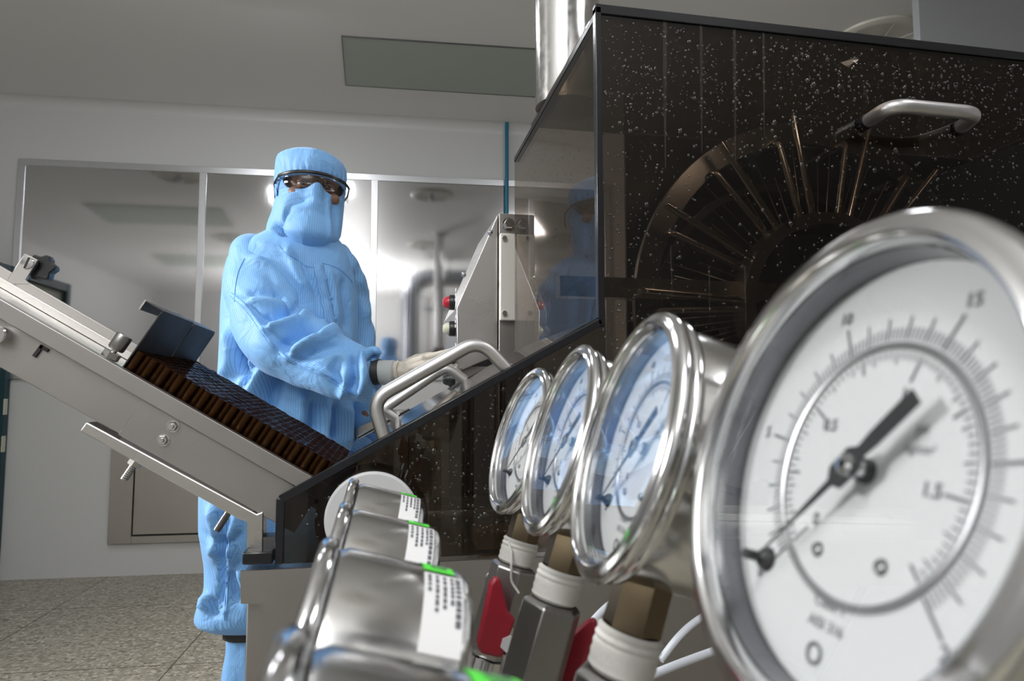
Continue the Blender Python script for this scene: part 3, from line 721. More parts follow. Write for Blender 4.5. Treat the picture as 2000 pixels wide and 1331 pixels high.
def scale_mesh():
    mb = MB(); h = -.01225
    def tick(ph, r0, r1, wd):
        a = math.radians(ph); d = np.array([math.sin(a), math.cos(a), 0]); t_ = np.array([d[1], -d[0], 0]); o = np.array([0, 0, h])
        mb.add([o+d*r0-t_*wd/2, o+d*r0+t_*wd/2, o+d*r1+t_*wd/2, o+d*r1-t_*wd/2], [(0, 1, 2, 3)])
    def txt(s, x, y, size, bold=False):
        V, Fc = textgeo(s, size, bold); mb.add([(a+x, b+y, h) for a, b in V], Fc)
    for k in range(126):
        ph = -135 + 270*k/125; M5 = k % 25 == 0; m5 = k % 5 == 0
        tick(ph, .0290, .0368 if M5 else .0342 if m5 else .0318, .00065 if M5 else .00045 if m5 else .0003)
    for k in range(6):
        a = math.radians(-135+54*k); txt(str(5*k), .0398*math.sin(a), .0398*math.cos(a), .0042, True)
    for k in range(71):
        v_ = k*.025; ph = -135 + 270*v_*14.223/25
        if ph > 136: break
        M5 = k % 20 == 0; m5 = k % 4 == 0
        tick(ph, .0262 if not m5 else .0262, .0205 if M5 else .0225 if k % 10 == 0 else .0236 if m5 else .0246, .0006 if M5 or k % 10 == 0 else .0004)
    for s, v_ in (('0', 0), ('0.5', .5), ('1', 1), ('1.5', 1.5)):
        a = math.radians(-135 + 270*v_*14.223/25); txt(s, .0176*math.sin(a), .0176*math.cos(a), .0040, True)
    txt('psi', .0125, .0100, .0030); txt('kg/cm\u00b2', .0128, .0058, .0028)
    txt('Class 1', -.002, -.0285, .0034); txt('AISI 316', -.002, -.0328, .0032); txt('O', -.0035, -.0392, .0065, True)
    return mb
BEZL = [(.0472, -.0050), (.0472, -.0016), (.0482, .0002), (.0500, .0004), (.0514, -.0004), (.0520, -.0020), (.0520, -.0050), (.0512, -.0060), (.0500, -.0062)]
def build_gauge(bez):
    g = bpy.data.objects.new('pressure_gauge', None); COL.objects.link(g); g.empty_display_size = .03; WL[g.name] = np.zeros(3)
    case = obj('case', MB().lathe(CASE, (0, 0, 0), (0, 0, 1), 96), M['chrome_s'], g)
    obj('bezel', MB().lathe(bez, (0, 0, 0), (0, 0, 1), 128), M['chrome'], g, smooth=50)
    obj('inner_ring', MB().lathe([(.0472, -.0052), (.0472, -.0125), (.0467, -.0125), (.0467, -.0052)], (0, 0, 0), (0, 0, 1), 96, closed=True), M['inner'], g)
    obj('glass', MB().lathe([(.0467, -.0030), (.0467, -.0046), (.001, -.0046), (.001, -.0030)], (0, 0, 0), (0, 0, 1), 64, closed=True), M['glass'], g, smooth=0)
    d = obj('dial', MB().lathe([(.0466, -.0125), (.001, -.0125)], (0, 0, 0), (0, 0, 1), 64).lathe([(.001, -.0137), (.0466, -.0137)], (0, 0, 0), (0, 0, 1), 64), M['dial'], g)
    obj('scale_print', scale_mesh(), M['ink'], d, smooth=0, label='black printed scale and numerals')
    mb = MB(); r0 = .0277; n = 96
    mb.lathe([(r0-.0009, -.0124), (r0-.0006, -.0118), (r0, -.0116), (r0+.0006, -.0118), (r0+.0009, -.0124)], (0, 0, 0), (0, 0, 1), 96)
    obj('raised_ring', mb, M['ringalu'], d)
    mb = MB()
    for x, y in ((-.0096, -.0186), (.0094, -.0178)): mb.lathe([(.001, -.0116), (.0013, -.0117), (.0017, -.0124)], (x, y, 0), (0, 0, 1), 16)
    obj('dial_screws', mb, M['steel_dk'], d)
    a = math.radians(-136); dd = np.array([math.sin(a), math.cos(a), 0]); tt = np.array([dd[1], -dd[0], 0]); hz = np.array([0, 0, -.0078])
    P = lambda l, w_: hz + dd*l + tt*w_
    out = [P(.0345, 0), P(.0060, .0008), P(.0042, .0030), P(-.002, .0032), P(-.0045, .0014), P(-.0085, .0018), P(-.0210, .0019), P(-.0210, -.0019), P(-.0085, -.0018), P(-.0045, -.0014), P(-.002, -.0032), P(.0042, -.0030), P(.0060, -.0008)]
    pt = obj('pointer', MB().prism(out, (0, 0, .0005)), M['black'], g, smooth=0)
    obj('pointer_hub', MB().lathe([(.0019, -.0125), (.0019, -.0079), (.0026, -.0072), (.0024, -.0066), (.001, -.0063)], (0, 0, 0), (0, 0, 1), 32), M['chrome'], pt)
    obj('hub_collar', MB().lathe([(.0028, -.0124), (.0026, -.0110), (.0019, -.0105)], (0, 0, 0), (0, 0, 1), 32), M['black'], pt)
    a = math.radians(-133); c = (.0365*math.sin(a), .0365*math.cos(a), 0)
    obj('stop_pin', MB().lathe([(.0030, -.0124), (.0026, -.0112), (.0013, -.0097), (.0012, -.0060), (.0001, -.0058)], c, (0, 0, 1), 24), M['black'], g)
    s = MB().tube([(0, -.0485, -.026), (0, -.068, -.026)], .0115, 6); obj('hex_nipple', s, M['brass'], g, smooth=20)
    obj('thread_tape', MB().lathe([(.0115, 0), (.0130, .0012), (.0124, .003), (.0131, .0045), (.0125, .006), (.0131, .0078), (.0126, .0095), (.0130, .0115), (.0125, .0135), (.0128, .0155), (.0115, .017)], (0, -.0675, -.026), (0, -1, 0), 32), M['tape'], g)
    return g, case
SET = []
RX0, LX0_ = .098, -.0315
def place(o, P, az, tilt=17):
    a = math.radians(az); b = math.radians(tilt)
    n = Vector((-math.cos(a)*math.cos(b), -math.sin(a)*math.cos(b), math.sin(b)))
    x = Vector((0, 0, 1)).cross(n); x = -x if False else x; x.normalize(); y = n.cross(x)
    m = Matrix((x, y, n)).transposed().to_4x4(); m.translation = Vector(P); o.matrix_world = m; return m
def valve():
    v = bpy.data.objects.new('ball_valve', None); COL.objects.link(v); v.empty_display_size = .03; WL[v.name] = np.zeros(3)
    b = obj('body', MB().tube([(0, -.0005, 0), (0, -.003, 0), (0, -.060, 0), (0, -.064, 0)], [.0140, .0170, .0170, .0140], 6), M['gun'], v, smooth=20, bevel=.0008)
    obj('collar', MB().lathe([(.0105, .064), (.0135, .065), (.0135, .074), (.0150, .075), (.0150, .084), (.0105, .085)], (0, 0, 0), (0, -1, 0), 32), M['chrome_s'], v)
    h = obj('handle', MB().tube(roundpath([(.0235, -.046, 0), (.0235, -.062, -.003), (.0235, -.076, -.004), (.021, -.082, -.001)], .006), .0042, 10, flat=.35).lathe([(.001, .0222), (.0095, .0222), (.0095, .0247), (.001, .0247)], (0, -.046, 0), (1, 0, 0), 24), M['chrome_s'], v)
    obj('stem', MB().tube([(.012, -.046, 0), (.0222, -.046, 0)], .006, 20), M['chrome_s'], v)
    obj('handle_nut', MB().tube([(.0247, -.046, 0), (.0305, -.046, 0)], .0055, 6), M['nylon2'], h, smooth=20)
    grip = MB().prism([(.0235, -.056, .001), (.0235, -.030, -.001), (.0235, -.026, .006), (.0235, -.0185, .0100), (.0235, -.008, .0165), (.0235, -.006, .0205), (.0235, -.012, .0235), (.0235, -.026, .022), (.0235, -.050, .0205), (.0235, -.056, .016)], (.0065, 0, 0))
    obj('grip', grip, M['red'], h, bevel=.0022, smooth=60, label='red vinyl lever grip')
    return v
gp, _ = build_gauge(BEZ); gq, _ = build_gauge(BEZL); vp = valve()
def stickers(case, kind):
    if kind == 'left':
        s = obj('calibration_sticker', patch(MB(), 43, 84, -.0068, -.0200, .0502, 14), M['sticker'], case, label='white sticker with small lines of print')
        mb = MB()
        for hc, col_, bits in ((-.0184, 1, 9), (-.0163, 0, 6), (-.0138, 0, 6), (-.0112, 0, 7), (-.0086, 0, 4)):
            a = 82
            for k in range(bits):
                ww = rnd.uniform(1.6, 3.4); patch(mb, a-ww, a, hc-.0006*(1.5 if col_ else 1), hc+.0006*(1.5 if col_ else 1), .0504, 2); a -= ww + rnd.uniform(.5, 1.2)
        obj('print', mb, M['ink'], s, smooth=0)
        s = obj('number_sticker', patch(MB(), 87, 113, -.0068, -.0178, .0503, 10), M['green'], case, label='bright green sticker')
        mb = wraptext(MB(), '0070', .0082, 100, -.0123, .0506, True); obj('print', mb, M['ink'], s, smooth=0)
    else:
        s = obj('number_sticker', patch(MB(), 20, 47, -.0125, -.0265, .0502, 10), M['green'], case, label='bright green sticker')
        mb = wraptext(MB(), '0070', .0082, 33, -.0195, .0505, True); obj('print', mb, M['ink'], s, smooth=0)
def case_of(g): return [c for c in g.children if c.name.startswith('case')][0]
RG = [(.0965, .486, 5, 1.1285, 'smallest and farthest of the four right hand dial gauges, near the smoked guard', 'red levered ball valve under the farthest right hand dial gauge', 0, True),
      (.0945, .369, 0, 1.137, 'dial gauge second from the smoked guard in the right hand row', 'ball valve under the second dial gauge from the smoked guard, its red lever turned away', 150, True),
      (.0915, .257, -3, 1.142, 'large dial gauge reflecting blue, third from the smoked guard in the right hand row', 'ball valve with a red lever under the blue reflecting dial gauge', -28, True),
      (.0885, .1275, 0, 1.1475, 'nearest and largest dial gauge, its white face cut by the right edge', 'ball valve under the nearest and largest dial gauge', -20, True)]
LG = [(-.0315, .486, 0, 1.0525, 'farthest steel gauge of the left row, in front of the white roller disc', 'ball valve under the farthest gauge of the left row', 10, False),
      (-.0315, .366, 0, 1.0545, 'steel gauge second from the roller disc in the left row, seen from behind', 'ball valve under the second gauge of the left row', 10, False),
      (-.0315, .246, 0, 1.0605, 'big steel gauge with a large white sticker, third in the left row', 'ball valve under the gauge with the large white sticker', 10, False),
      (-.0300, .125, 0, 1.0685, 'nearest gauge of the left row, green stickered, cut by the bottom edge', 'ball valve under the nearest gauge of the left row', 10, False)]
ends = {True: [], False: []}
for (x_, y, az, z_, lab, vlab, hrot, right) in RG + LG:
    g = copy_tree(gp if right else gq); tag(g, lab, 'pressure gauge', 'pressure gauges in the right row' if right else 'pressure gauges in the left row')
    m = place(g, (x_, y, z_), az, 17 if right else 15)
    stickers(case_of(g), 'right' if right else 'left')
    if right and y > .4:
        tp = [c for c in g.children if c.name.startswith('thread_tape')][0]; t0 = Vector((0, -.0675, -.026))
        pts = [m @ Vector(q) for q in ((.006, -.070, -.0145), (.0135, -.076, -.0165), (.0175, -.085, -.018), (.0165, -.094, -.0215), (.0185, -.100, -.028))]
        th = obj('loose_thread', MB().tube(smoothpath([np.array(q) for q in pts], 6), .0008, 8), M['tape'], None); mw = th.matrix_basis.copy(); th.parent = tp; bpy.context.view_layer.update(); th.matrix_parent_inverse = tp.matrix_world.inverted()
    v = copy_tree(vp); tag(v, vlab, 'valve', 'ball valves under the right row of gauges' if right else 'ball valves under the left row of gauges')
    base = m @ Matrix.Translation((0, -.0845, -.026)); v.matrix_world = base @ Matrix.Rotation(math.radians(hrot), 4, 'Y')
    ends[right].append(base @ Vector((0, -.085, 0)))
for proto in (gp, gq, vp):
    for c in list(proto.children_recursive): bpy.data.objects.remove(c)
    bpy.data.objects.remove(proto)
# pipe manifolds feeding the valves, on floor stands
for right in (True, False):
    E_ = [np.array(e) for e in ends[right]]; xm = min(e[0] for e in E_) - .02; zm = .80
    t = thing('pipe_manifold', 'steel pipe feeding the valves of the %s row of gauges' % ('right' if right else 'left'), 'pipe', (xm, .3, 0))
    obj('header_pipe', MB().tube([(xm, .05, zm), (xm, .87, zm)], .0165, 24), M['steel_dk'], t)
    for e in E_:
        obj('riser', MB().tube(roundpath([e, e + np.array([-.29, 0, -.956])*.05, (xm, e[1], zm+.0)], .02), .0100, 16), M['steel_dk'], t)
    for yy in (.07, .80): obj('stand_leg', MB().tube([(xm, yy, 0), (xm, yy, zm-.01)], .014, 16), M['steel_dk'], t)
# white hoses at the lower right
for k, (pts, s) in enumerate(([(1120, 1262, .75), (1158, 1208, .75), (1198, 1168, .76), (1255, 1180, .78)], 'short white hose showing between the red levers'),
                         ([(1300, 1312, .62), (1345, 1290, .62), (1400, 1276, .64), (1500, 1262, .68)], 'white hose running behind the nearest big gauge, lower of two'),
                         ([(1310, 1262, .70), (1340, 1232, .70), (1370, 1212, .70), (1460, 1165, .74)], 'white hose running behind the nearest big gauge, upper of two'))if False else []:
    pass
HS = [([(1105, 1330, .72), (1128, 1262, .72), (1160, 1212, .74), (1205, 1172, .78), (1260, 1150, .862)], 'short white hose curving up between the red levers'),
      ([(1215, 1345, .66), (1300, 1308, .67), (1390, 1274, .70), (1500, 1235, .74), (1600, 1190, .872)], 'white hose behind the nearest big gauge, lower of two'),
      ([(1290, 1290, .74), (1330, 1240, .75), (1372, 1206, .78), (1450, 1160, .872)], 'white hose behind the nearest big gauge, upper of two')]
for pts, s in HS:
    tag(obj('hose', MB().tube(smoothpath([onY(*p) for p in pts], 8), .0042, 12), M['hose']), s, 'hose', 'white hoses in front of the machine base')
# ------------------------------------------------------------------ the person
def remesh(mb, voxel, it=6, sub=0):
    me = bpy.data.meshes.new('tmp'); me.from_pydata(mb.v, [], mb.f); me.update()
    o = bpy.data.objects.new('tmp', me); COL.objects.link(o)
    r = o.modifiers.new('r', 'REMESH'); r.mode = 'VOXEL'; r.voxel_size = voxel; r.use_smooth_shade = True
    s = o.modifiers.new('s', 'SMOOTH'); s.iterations = it; s.factor = .5
    dg = bpy.context.evaluated_depsgraph_get(); dg.update(); e = o.evaluated_get(dg); m2 = e.to_mesh()
    V = np.empty(len(m2.vertices)*3); m2.vertices.foreach_get('co', V); V = V.reshape(-1, 3)
    N = np.empty(len(m2.vertices)*3); m2.vertices.foreach_get('normal', N); N = N.reshape(-1, 3)
    F_ = [tuple(p.vertices) for p in m2.polygons]; e.to_mesh_clear()
    bpy.data.objects.remove(o); bpy.data.meshes.remove(me); return V, N, F_
def projv(V):
    q = V - CAM; d = q@FW; return 1000 + FPX*(q@R_)/d, 665.5 - FPX*(q@UP)/d
def folds(V, N, strokes):
    """push cloth in or out along drawn crease lines (amp in metres, width in photo pixels)"""
    u, v = projv(V); tocam = CAM - V; tocam /= np.linalg.norm(tocam, axis=1)[:, None]
    face = np.clip((N*tocam).sum(1)*2.0, 0, 1); D = np.zeros(len(V))
    for pts, amp, w_ in strokes:
        pts = [np.array(p, float) for p in smoothpath([(*p, 0) for p in pts], 5)]; best = np.full(len(V), 1e9); tt = np.zeros(len(V)); n = len(pts)-1
        for i in range(n):
            a, b = pts[i][:2], pts[i+1][:2]; ab = b-a; L = ab@ab + 1e-9
            t = np.clip(((u-a[0])*ab[0] + (v-a[1])*ab[1])/L, 0, 1); dd = np.hypot(u-a[0]-t*ab[0], v-a[1]-t*ab[1])
            k = dd < best; best[k] = dd[k]; tt[k] = (i+t[k])/n
        D += amp*np.exp(-(best/w_)**2)*np.clip(np.minimum(tt, 1-tt)*5+.25, 0, 1)
    return V + N*(D*face*1.9)[:, None]
from mathutils import noise as mnoise
def wobble(V, N, scale, amp, seed):
    sc = np.array(scale); d = np.array([mnoise.noise(Vector(p*sc + seed)) for p in V]); return V + N*(d*amp)[:, None]
def cobj(name, V, F_, mat, parent, stripe=None, label=None):
    mb = MB(); mb.v = [tuple(p) for p in V]; mb.f = F_; o = obj(name, mb, mat, parent, smooth=0, label=label)
    o.data.polygons.foreach_set('use_smooth', [True]*len(o.data.polygons))
    if stripe is not None:
        at_ = o.data.attributes.new('stripe', 'FLOAT', 'POINT'); at_.data.foreach_set('value', np.asarray(stripe, float))
    return o
def ringpx(u, v, D, hw, hd, n=36, e=.86, fwd=0):
    c = at(u, v, D) + FH*fwd; h = hw*D/FPX; out = []
    for k in range(n):
        t = 2*pi*k/n; cx, sy = math.cos(t), math.sin(t)
        out.append(c + R_*h*math.copysign(abs(cx)**e, cx) + FH*hd*math.copysign(abs(sy)**e, sy))
    return out
def pxm(D): return D/FPX
DP = 1.80
foot = at(560, 800, DP); person = thing('person', 'person in hooded blue cleanroom suit, goggles and gloves, reaching for the control buttons', 'person', (foot[0], foot[1], 0))

# body: one continuous figure under the clothes
mb = MB()
H = at(607, 398, 1.79)
J = lambda u, v, D=DP: at(u, v, D)
for a, b, r0, r1 in ((J(566, 570), J(566, 760), .105, .085), (J(566, 760), J(562, 900), .085, .11), (J(530, 530), J(625, 535), .06, .05), (J(605, 430, 1.80), J(585, 520, 1.81), .052, .06),
                     (J(508, 920), J(492, 1180), .075, .055), (J(492, 1180), J(488, 1600), .055, .04), (J(615, 920), J(622, 1180), .075, .055), (J(622, 1180), J(624, 1600), .055, .04),
                     (J(500, 515, 1.75), J(548, 655, 1.64), .045, .042), (J(548, 655, 1.64), J(742, 725, 1.585), .040, .026), (J(640, 540, 1.85), J(682, 700, 1.89), .036, .034), (J(682, 700, 1.88), J(712, 812, 1.80), .034, .026)):
    mb.capsule(a, b, r0, r1, 18)
for u in (486, 622): mb.capsule(np.array([*J(u, 1600)[:2], .045]), np.array([*(J(u, 1600) + R_*.06 - FH*.17)[:2], .03]), .04, .028)
YH = math.radians(24); cy, sy_ = math.cos(YH), math.sin(YH); TL = math.radians(4)
HX = R_*cy + FH*sy_; HY = -R_*sy_ + FH*cy; HZ = np.array([0, 0, 1.])          # head axes: x to the viewer's right, -y the face
HX, HZ = HX*math.cos(TL) - HZ*math.sin(TL), HZ*math.cos(TL) + HX*math.sin(TL)
def h(x, y, z): return H + HX*x + HY*y + HZ*z
HA = [HX, HY, HZ]
mb.sphere(h(0, .010, .045), 1, 32, HA, (.072, .088, .085)); mb.sphere(h(0, -.012, -.03), 1, 28, HA, (.058, .068, .075))
mb.capsule(h(0, -.078, .030), h(0, -.098, .000), .010, .014); mb.sphere(h(-.0125, -.088, -.004), .009, 12); mb.sphere(h(.0125, -.088, -.004), .009, 12)
mb.capsule(h(-.050, -.060, .050), h(.050, -.060, .050), .014, .014); mb.capsule(h(-.034, -.072, .048), h(.034, -.072, .048), .010, .010)
for s in (-1, 1):
    mb.sphere(h(s*.042, -.058, .004), 1, 16, HA, (.024, .022, .018)); mb.sphere(h(s*.074, .01, .02), 1, 12, HA, (.008, .016, .028))
mb.capsule(h(-.020, -.070, -.040), h(.020, -.070, -.040), .010, .010); mb.capsule(h(0, -.070, -.070), h(0, -.062, -.075), .018, .016)
V, N, F_ = remesh(mb, .0045, 5)
# eye sockets
q = (V - H)@np.array(HA).T
for s in (-1, 1):
    d = np.sqrt(((q[:, 0]-s*.032)/.019)**2 + ((q[:, 2]-.0285)/.012)**2); k = (q[:, 1] < -.03)
    V = V + HY[None, :]*(np.where(k, np.exp(-d**2)*.012, 0))[:, None]
body = cobj('body', V, F_, M['skin'], person)
for s in (-1, 1):
    c = h(s*.0320, -.0645, .0285); ey = obj('eye', MB().sphere(c, .0125, 24, HA), M['eyewhite'], body, label='dark brown eye')
    lk = (CAM - c); lk /= np.linalg.norm(lk); lk = lk*.8 - HY*.2; lk /= np.linalg.norm(lk)
    obj('iris', MB().lathe([(.0001, .0131), (.003, .0130), (.0060, .0116), (.0062, .0108)], c, lk, 24), M['iris'], ey)
    v = []
    for lid_s, z0_, a_ in ((1, .0015, .0135), (-1, -.0052, .0134)):
        pts = [c + HX*a_*math.sin(t)*1.0 - HY*a_*math.cos(t)*.95 + HZ*(z0_ + lid_s*.0042*math.cos(t*1.15)) for t in np.linspace(-1.25, 1.25, 13)]
        obj('eyelid', MB().tube(pts, [.0012] + [.0026]*11 + [.0012], 10), M['lip'], body)
    pts = [h(s*(.0125+.0365*t), -.086+.026*t*t*.9, .0505+.008*math.sin(pi*t*.75)) for t in np.linspace(0, 1, 9)]
    obj('eyebrow', MB().tube(pts, [.002, .0036, .0038, .0038, .0036, .0032, .0027, .002, .001], 10, flat=.6), M['brow'], body)

# coverall
mb = MB()
R6 = [(592, 452, 1.80, 52, .075), (588, 466, 1.80, 72, .085), (576, 484, 1.80, 96, .100), (568, 505, 1.80, 113, .115), (567, 540, 1.80, 121, .130), (567, 600, 1.80, 126, .142), (566, 680, 1.80, 128, .150),
      (564, 760, 1.80, 131, .155), (562, 840, 1.80, 138, .158), (560, 900, 1.80, 142, .155), (558, 945, 1.80, 146, .15)]
mb.loft([ringpx(*r) for r in R6])
for cu, lst in ((0, [(505, 900, 88), (487, 960, 90), (484, 1035, 88), (486, 1100, 80), (486, 1145, 79), (481, 1185, 88), (476, 1207, 88), (482, 1220, 70), (490, 1226, 50)]),
                (1, [(615, 900, 86), (622, 960, 86), (624, 1035, 82), (622, 1100, 80), (622, 1145, 78), (626, 1185, 84), (628, 1210, 82), (626, 1224, 60), (624, 1229, 50)])):
    mb.loft([ringpx(u, v, DP, hw, hw*pxm(DP)*.95) for u, v, hw in lst])
V, N, F_ = remesh(mb, .009, 8)
ST = [([(536, 700), (505, 740), (480, 800), (470, 850)], .018, 12), ([(552, 715), (530, 770), (520, 830)], -.022, 13), ([(590, 770), (588, 840)], .012, 14), ([(612, 780), (606, 850)], -.014, 10), ([(640, 785), (634, 850), (636, 900)], .012, 9), ([(655, 790), (650, 860)], -.012, 8), ([(680, 790), (676, 870)], .010, 8),
      ([(445, 640), (452, 700), (438, 740)], .012, 12), ([(474, 660), (478, 710), (490, 745)], -.016, 9), ([(495, 690), (480, 740), (462, 770)], .010, 7),
      ([(610, 520), (622, 560), (632, 620), (640, 660)], .004, 5), ([(640, 520), (652, 570), (658, 640)], .005, 5), ([(625, 530), (638, 580), (645, 640)], -.003, 5), ([(575, 490), (592, 520), (612, 560), (628, 600)], -.006, 5), ([(560, 480), (575, 520), (600, 570)], .007, 8), ([(670, 540), (678, 600), (680, 650)], -.008, 8),
      ([(500, 470), (540, 485), (580, 500)], .004, 5), ([(412, 985), (425, 1040), (418, 1090)], .014, 12), ([(438, 985), (440, 1060), (436, 1140), (430, 1205)], -.010, 7), ([(444, 1000), (448, 1080), (440, 1150), (436, 1210)], .007, 4), ([(462, 1000), (452, 1060), (460, 1110), (478, 1140)], .010, 8), ([(470, 1090), (455, 1130), (465, 1180)], -.010, 8), ([(405, 1160), (400, 1195)], .012, 9), ([(415, 1170), (417, 1205)], -.010, 6), ([(400, 1040), (440, 1060), (475, 1040)], -.008, 8)]
V = wobble(V, N, (5, 5, 2.5), .012, Vector((3, 1, 7)) if False else np.array([3, 1, 7])); V = folds(V, N, ST)
X_ = (V - at(566, 700, DP))@R_; Yd = (V - at(566, 700, DP))@FH
suit = cobj('coverall', V, F_, M['cloth'], person, np.arctan2(X_, -Yd)*.155)
from mathutils.bvhtree import BVHTree
def hits(bvh, pts, off):
    out = []
    for u, v in pts:
        r = ray(u, v); r = r/np.linalg.norm(r); hp_, n_, _, _ = bvh.ray_cast(Vector(CAM), Vector(r))
        if hp_ is not None: out.append(np.array(hp_) + np.array(n_)*off)
    return out
def seam(bvh, pts, parent, r=.0011, name='seam'):
    P = hits(bvh, [p[:2] for p in smoothpath([(*p, 0) for p in pts], 6)], .0004)
    if len(P) > 3: return obj(name, MB().tube(P, r, 6), M['seam'], parent)
bv = BVHTree.FromPolygons([Vector(p) for p in V], F_)
lft = hits(bv, [p[:2] for p in smoothpath([(611, 517, 0), (618, 545, 0), (626, 580, 0), (633, 618, 0), (640, 660, 0)], 6)], .0022)
rgt = hits(bv, [p[:2] for p in smoothpath([(630, 515, 0), (638, 545, 0), (646, 580, 0), (654, 618, 0), (661, 660, 0)], 6)], .0022)
if len(lft) == len(rgt):
    mb = MB(); n = len(lft); mb.add(lft + rgt, [(i, i+1, n+i+1, n+i) for i in range(n-1)])
    pk_ = obj('placket', mb, M['cloth'], suit, smooth=180); a_ = pk_.data.attributes.new('stripe', 'FLOAT', 'POINT'); a_.data.foreach_set('value', [.0005]*n + [.022]*n)
    sd = pk_.modifiers.new('thick', 'SOLIDIFY'); sd.thickness = .0022; sd.offset = -1
    for p in hits(bv, [(637, 545), (647, 582), (655, 622)], .0028): obj('snap', MB().lathe([(.0001, .0012), (.003, .0010), (.0042, 0)], p, CAM-p, 14), M['cuffblue'], pk_)
seam(bv, [(541, 478), (556, 492), (580, 508), (600, 520), (618, 524)], suit); seam(bv, [(630, 514), (655, 522), (675, 536), (688, 552)], suit)
seam(bv, [(437, 975), (442, 1030), (444, 1090), (441, 1150), (438, 1212)], suit); seam(bv, [(441, 975), (446, 1030), (448, 1090), (445, 1150), (442, 1212)], suit)
seam(bv, [(494, 690), (484, 720), (480, 745), (470, 765)], suit)
# far sleeve, hanging behind the body
mb = MB(); fs = smoothpath([J(648, 520, 1.84), J(668, 580, 1.90), J(684, 680, 1.90), J(695, 760, 1.86), J(708, 800, 1.81)], 5)
mb.tube(fs, list(np.interp(np.linspace(0, 1, len(fs)), [0, .3, .7, .9, 1], [.07, .075, .065, .05, .034])), 24); mb.sphere(fs[0], .068, 20)
for dz, r in ((-.012, .040), (.006, .037)): mb.sphere(fs[-1] + np.array([0, 0, dz]), r, 16)
V, N, F_ = remesh(mb, .007, 5); V = wobble(V, N, (22, 22, 22), .010, np.array([1, 5, 2]))
cobj('sleeve', V, F_, M['cloth'], person, (V@R_))
# near sleeve, bent towards the buttons
mb = MB()
SP = [(497, 503, 1.765, 50), (503, 552, 1.735, 61), (521, 612, 1.690, 71), (549, 660, 1.650, 72), (606, 690, 1.625, 69), (662, 718, 1.600, 61), (706, 735, 1.585, 52), (731, 736, 1.578, 44)]
sp = smoothpath([at(u, v, D) for u, v, D, r in SP], 6); rr = np.interp(np.linspace(0, 1, len(sp)), np.linspace(0, 1, len(SP)), [r*pxm(D) for u, v, D, r in SP])
mb.tube(sp, list(rr), 32); mb.sphere(sp[0], rr[0]*.99, 24)
mb.capsule(at(716, 704, 1.575), at(737, 690, 1.570), .020, .0135); mb.capsule(at(708, 765, 1.575), at(727, 772, 1.572), .022, .016)
V, N, F_ = remesh(mb, .0065, 6)
SS = [([(452, 576), (479, 595), (508, 634), (537, 676), (569, 704), (613, 721), (653, 742), (677, 763), (700, 772)], .0035, 3.5),
      ([(460, 572), (487, 590), (517, 630), (546, 671), (577, 697), (618, 712), (655, 733)], -.004, 5),
      ([(564, 694), (590, 678), (621, 663), (650, 648), (676, 641), (692, 652)], .016, 11), ([(546, 684), (566, 664), (596, 648), (628, 645)], -.017, 12), ([(590, 700), (625, 684), (660, 672), (690, 674)], -.009, 11),
      ([(512, 644), (545, 634), (579, 627), (612, 606), (632, 612)], .012, 9), ([(506, 616), (535, 622), (565, 612), (600, 592)], -.013, 10), ([(477, 589), (510, 590), (545, 598), (560, 610)], .010, 8), ([(480, 575), (520, 570), (555, 575)], -.009, 9),
      ([(703, 684), (708, 734), (700, 775)], .011, 6), ([(693, 690), (694, 735), (686, 770)], -.011, 8), ([(677, 720), (674, 760), (664, 776)], .008, 7), ([(660, 690), (655, 730), (668, 755)], -.007, 9),
      ([(524, 545), (556, 588), (590, 629), (612, 650), (632, 668)], -.005, 3.2), ([(480, 500), (520, 520), (552, 552), (600, 590), (632, 618)], .009, 9), ([(545, 480), (566, 505), (580, 530)], .006, 6),
      ([(632, 588), (638, 612), (632, 632)], .014, 7), ([(646, 640), (662, 630), (676, 628)], -.012, 8), ([(712, 690), (728, 684), (742, 690)], .006, 5), ([(720, 705), (732, 700), (746, 700)], -.010, 5)]
V = wobble(V, N, (13, 13, 13), .007, np.array([9, 2, 4])); V = folds(V, N, SS)
spa = np.array(sp); idx = np.argmin(((V[:, None, :] - spa[None, ::2, :])**2).sum(2), 1)*2
tan = np.gradient(spa, axis=0); tan /= np.linalg.norm(tan, axis=1)[:, None]
tocam = (CAM - spa); tocam /= np.linalg.norm(tocam, axis=1)[:, None]; side = np.cross(tan, tocam); side /= np.linalg.norm(side, axis=1)[:, None]
rel = V - spa[idx]; st = (rel*side[idx]).sum(1)
slv = cobj('sleeve', V, F_, M['cloth'], person, st)
bv = BVHTree.FromPolygons([Vector(p) for p in V], F_)
seam(bv, [(452, 572), (479, 595), (508, 634), (537, 676), (569, 704), (613, 721), (653, 742), (677, 763), (700, 773)], slv)
seam(bv, [(449, 578), (475, 601), (504, 640), (533, 681), (566, 709), (611, 727), (650, 747), (674, 767)], slv)
seam(bv, [(478, 505), (466, 530), (460, 560), (458, 590)], slv)
cuffc = at(738, 727, 1.577)
obj('sleeve_liner', MB().tube([at(728, 728, 1.578), at(742, 727, 1.577)], [.030, .029], 28, caps=True), M['gasket'], person)
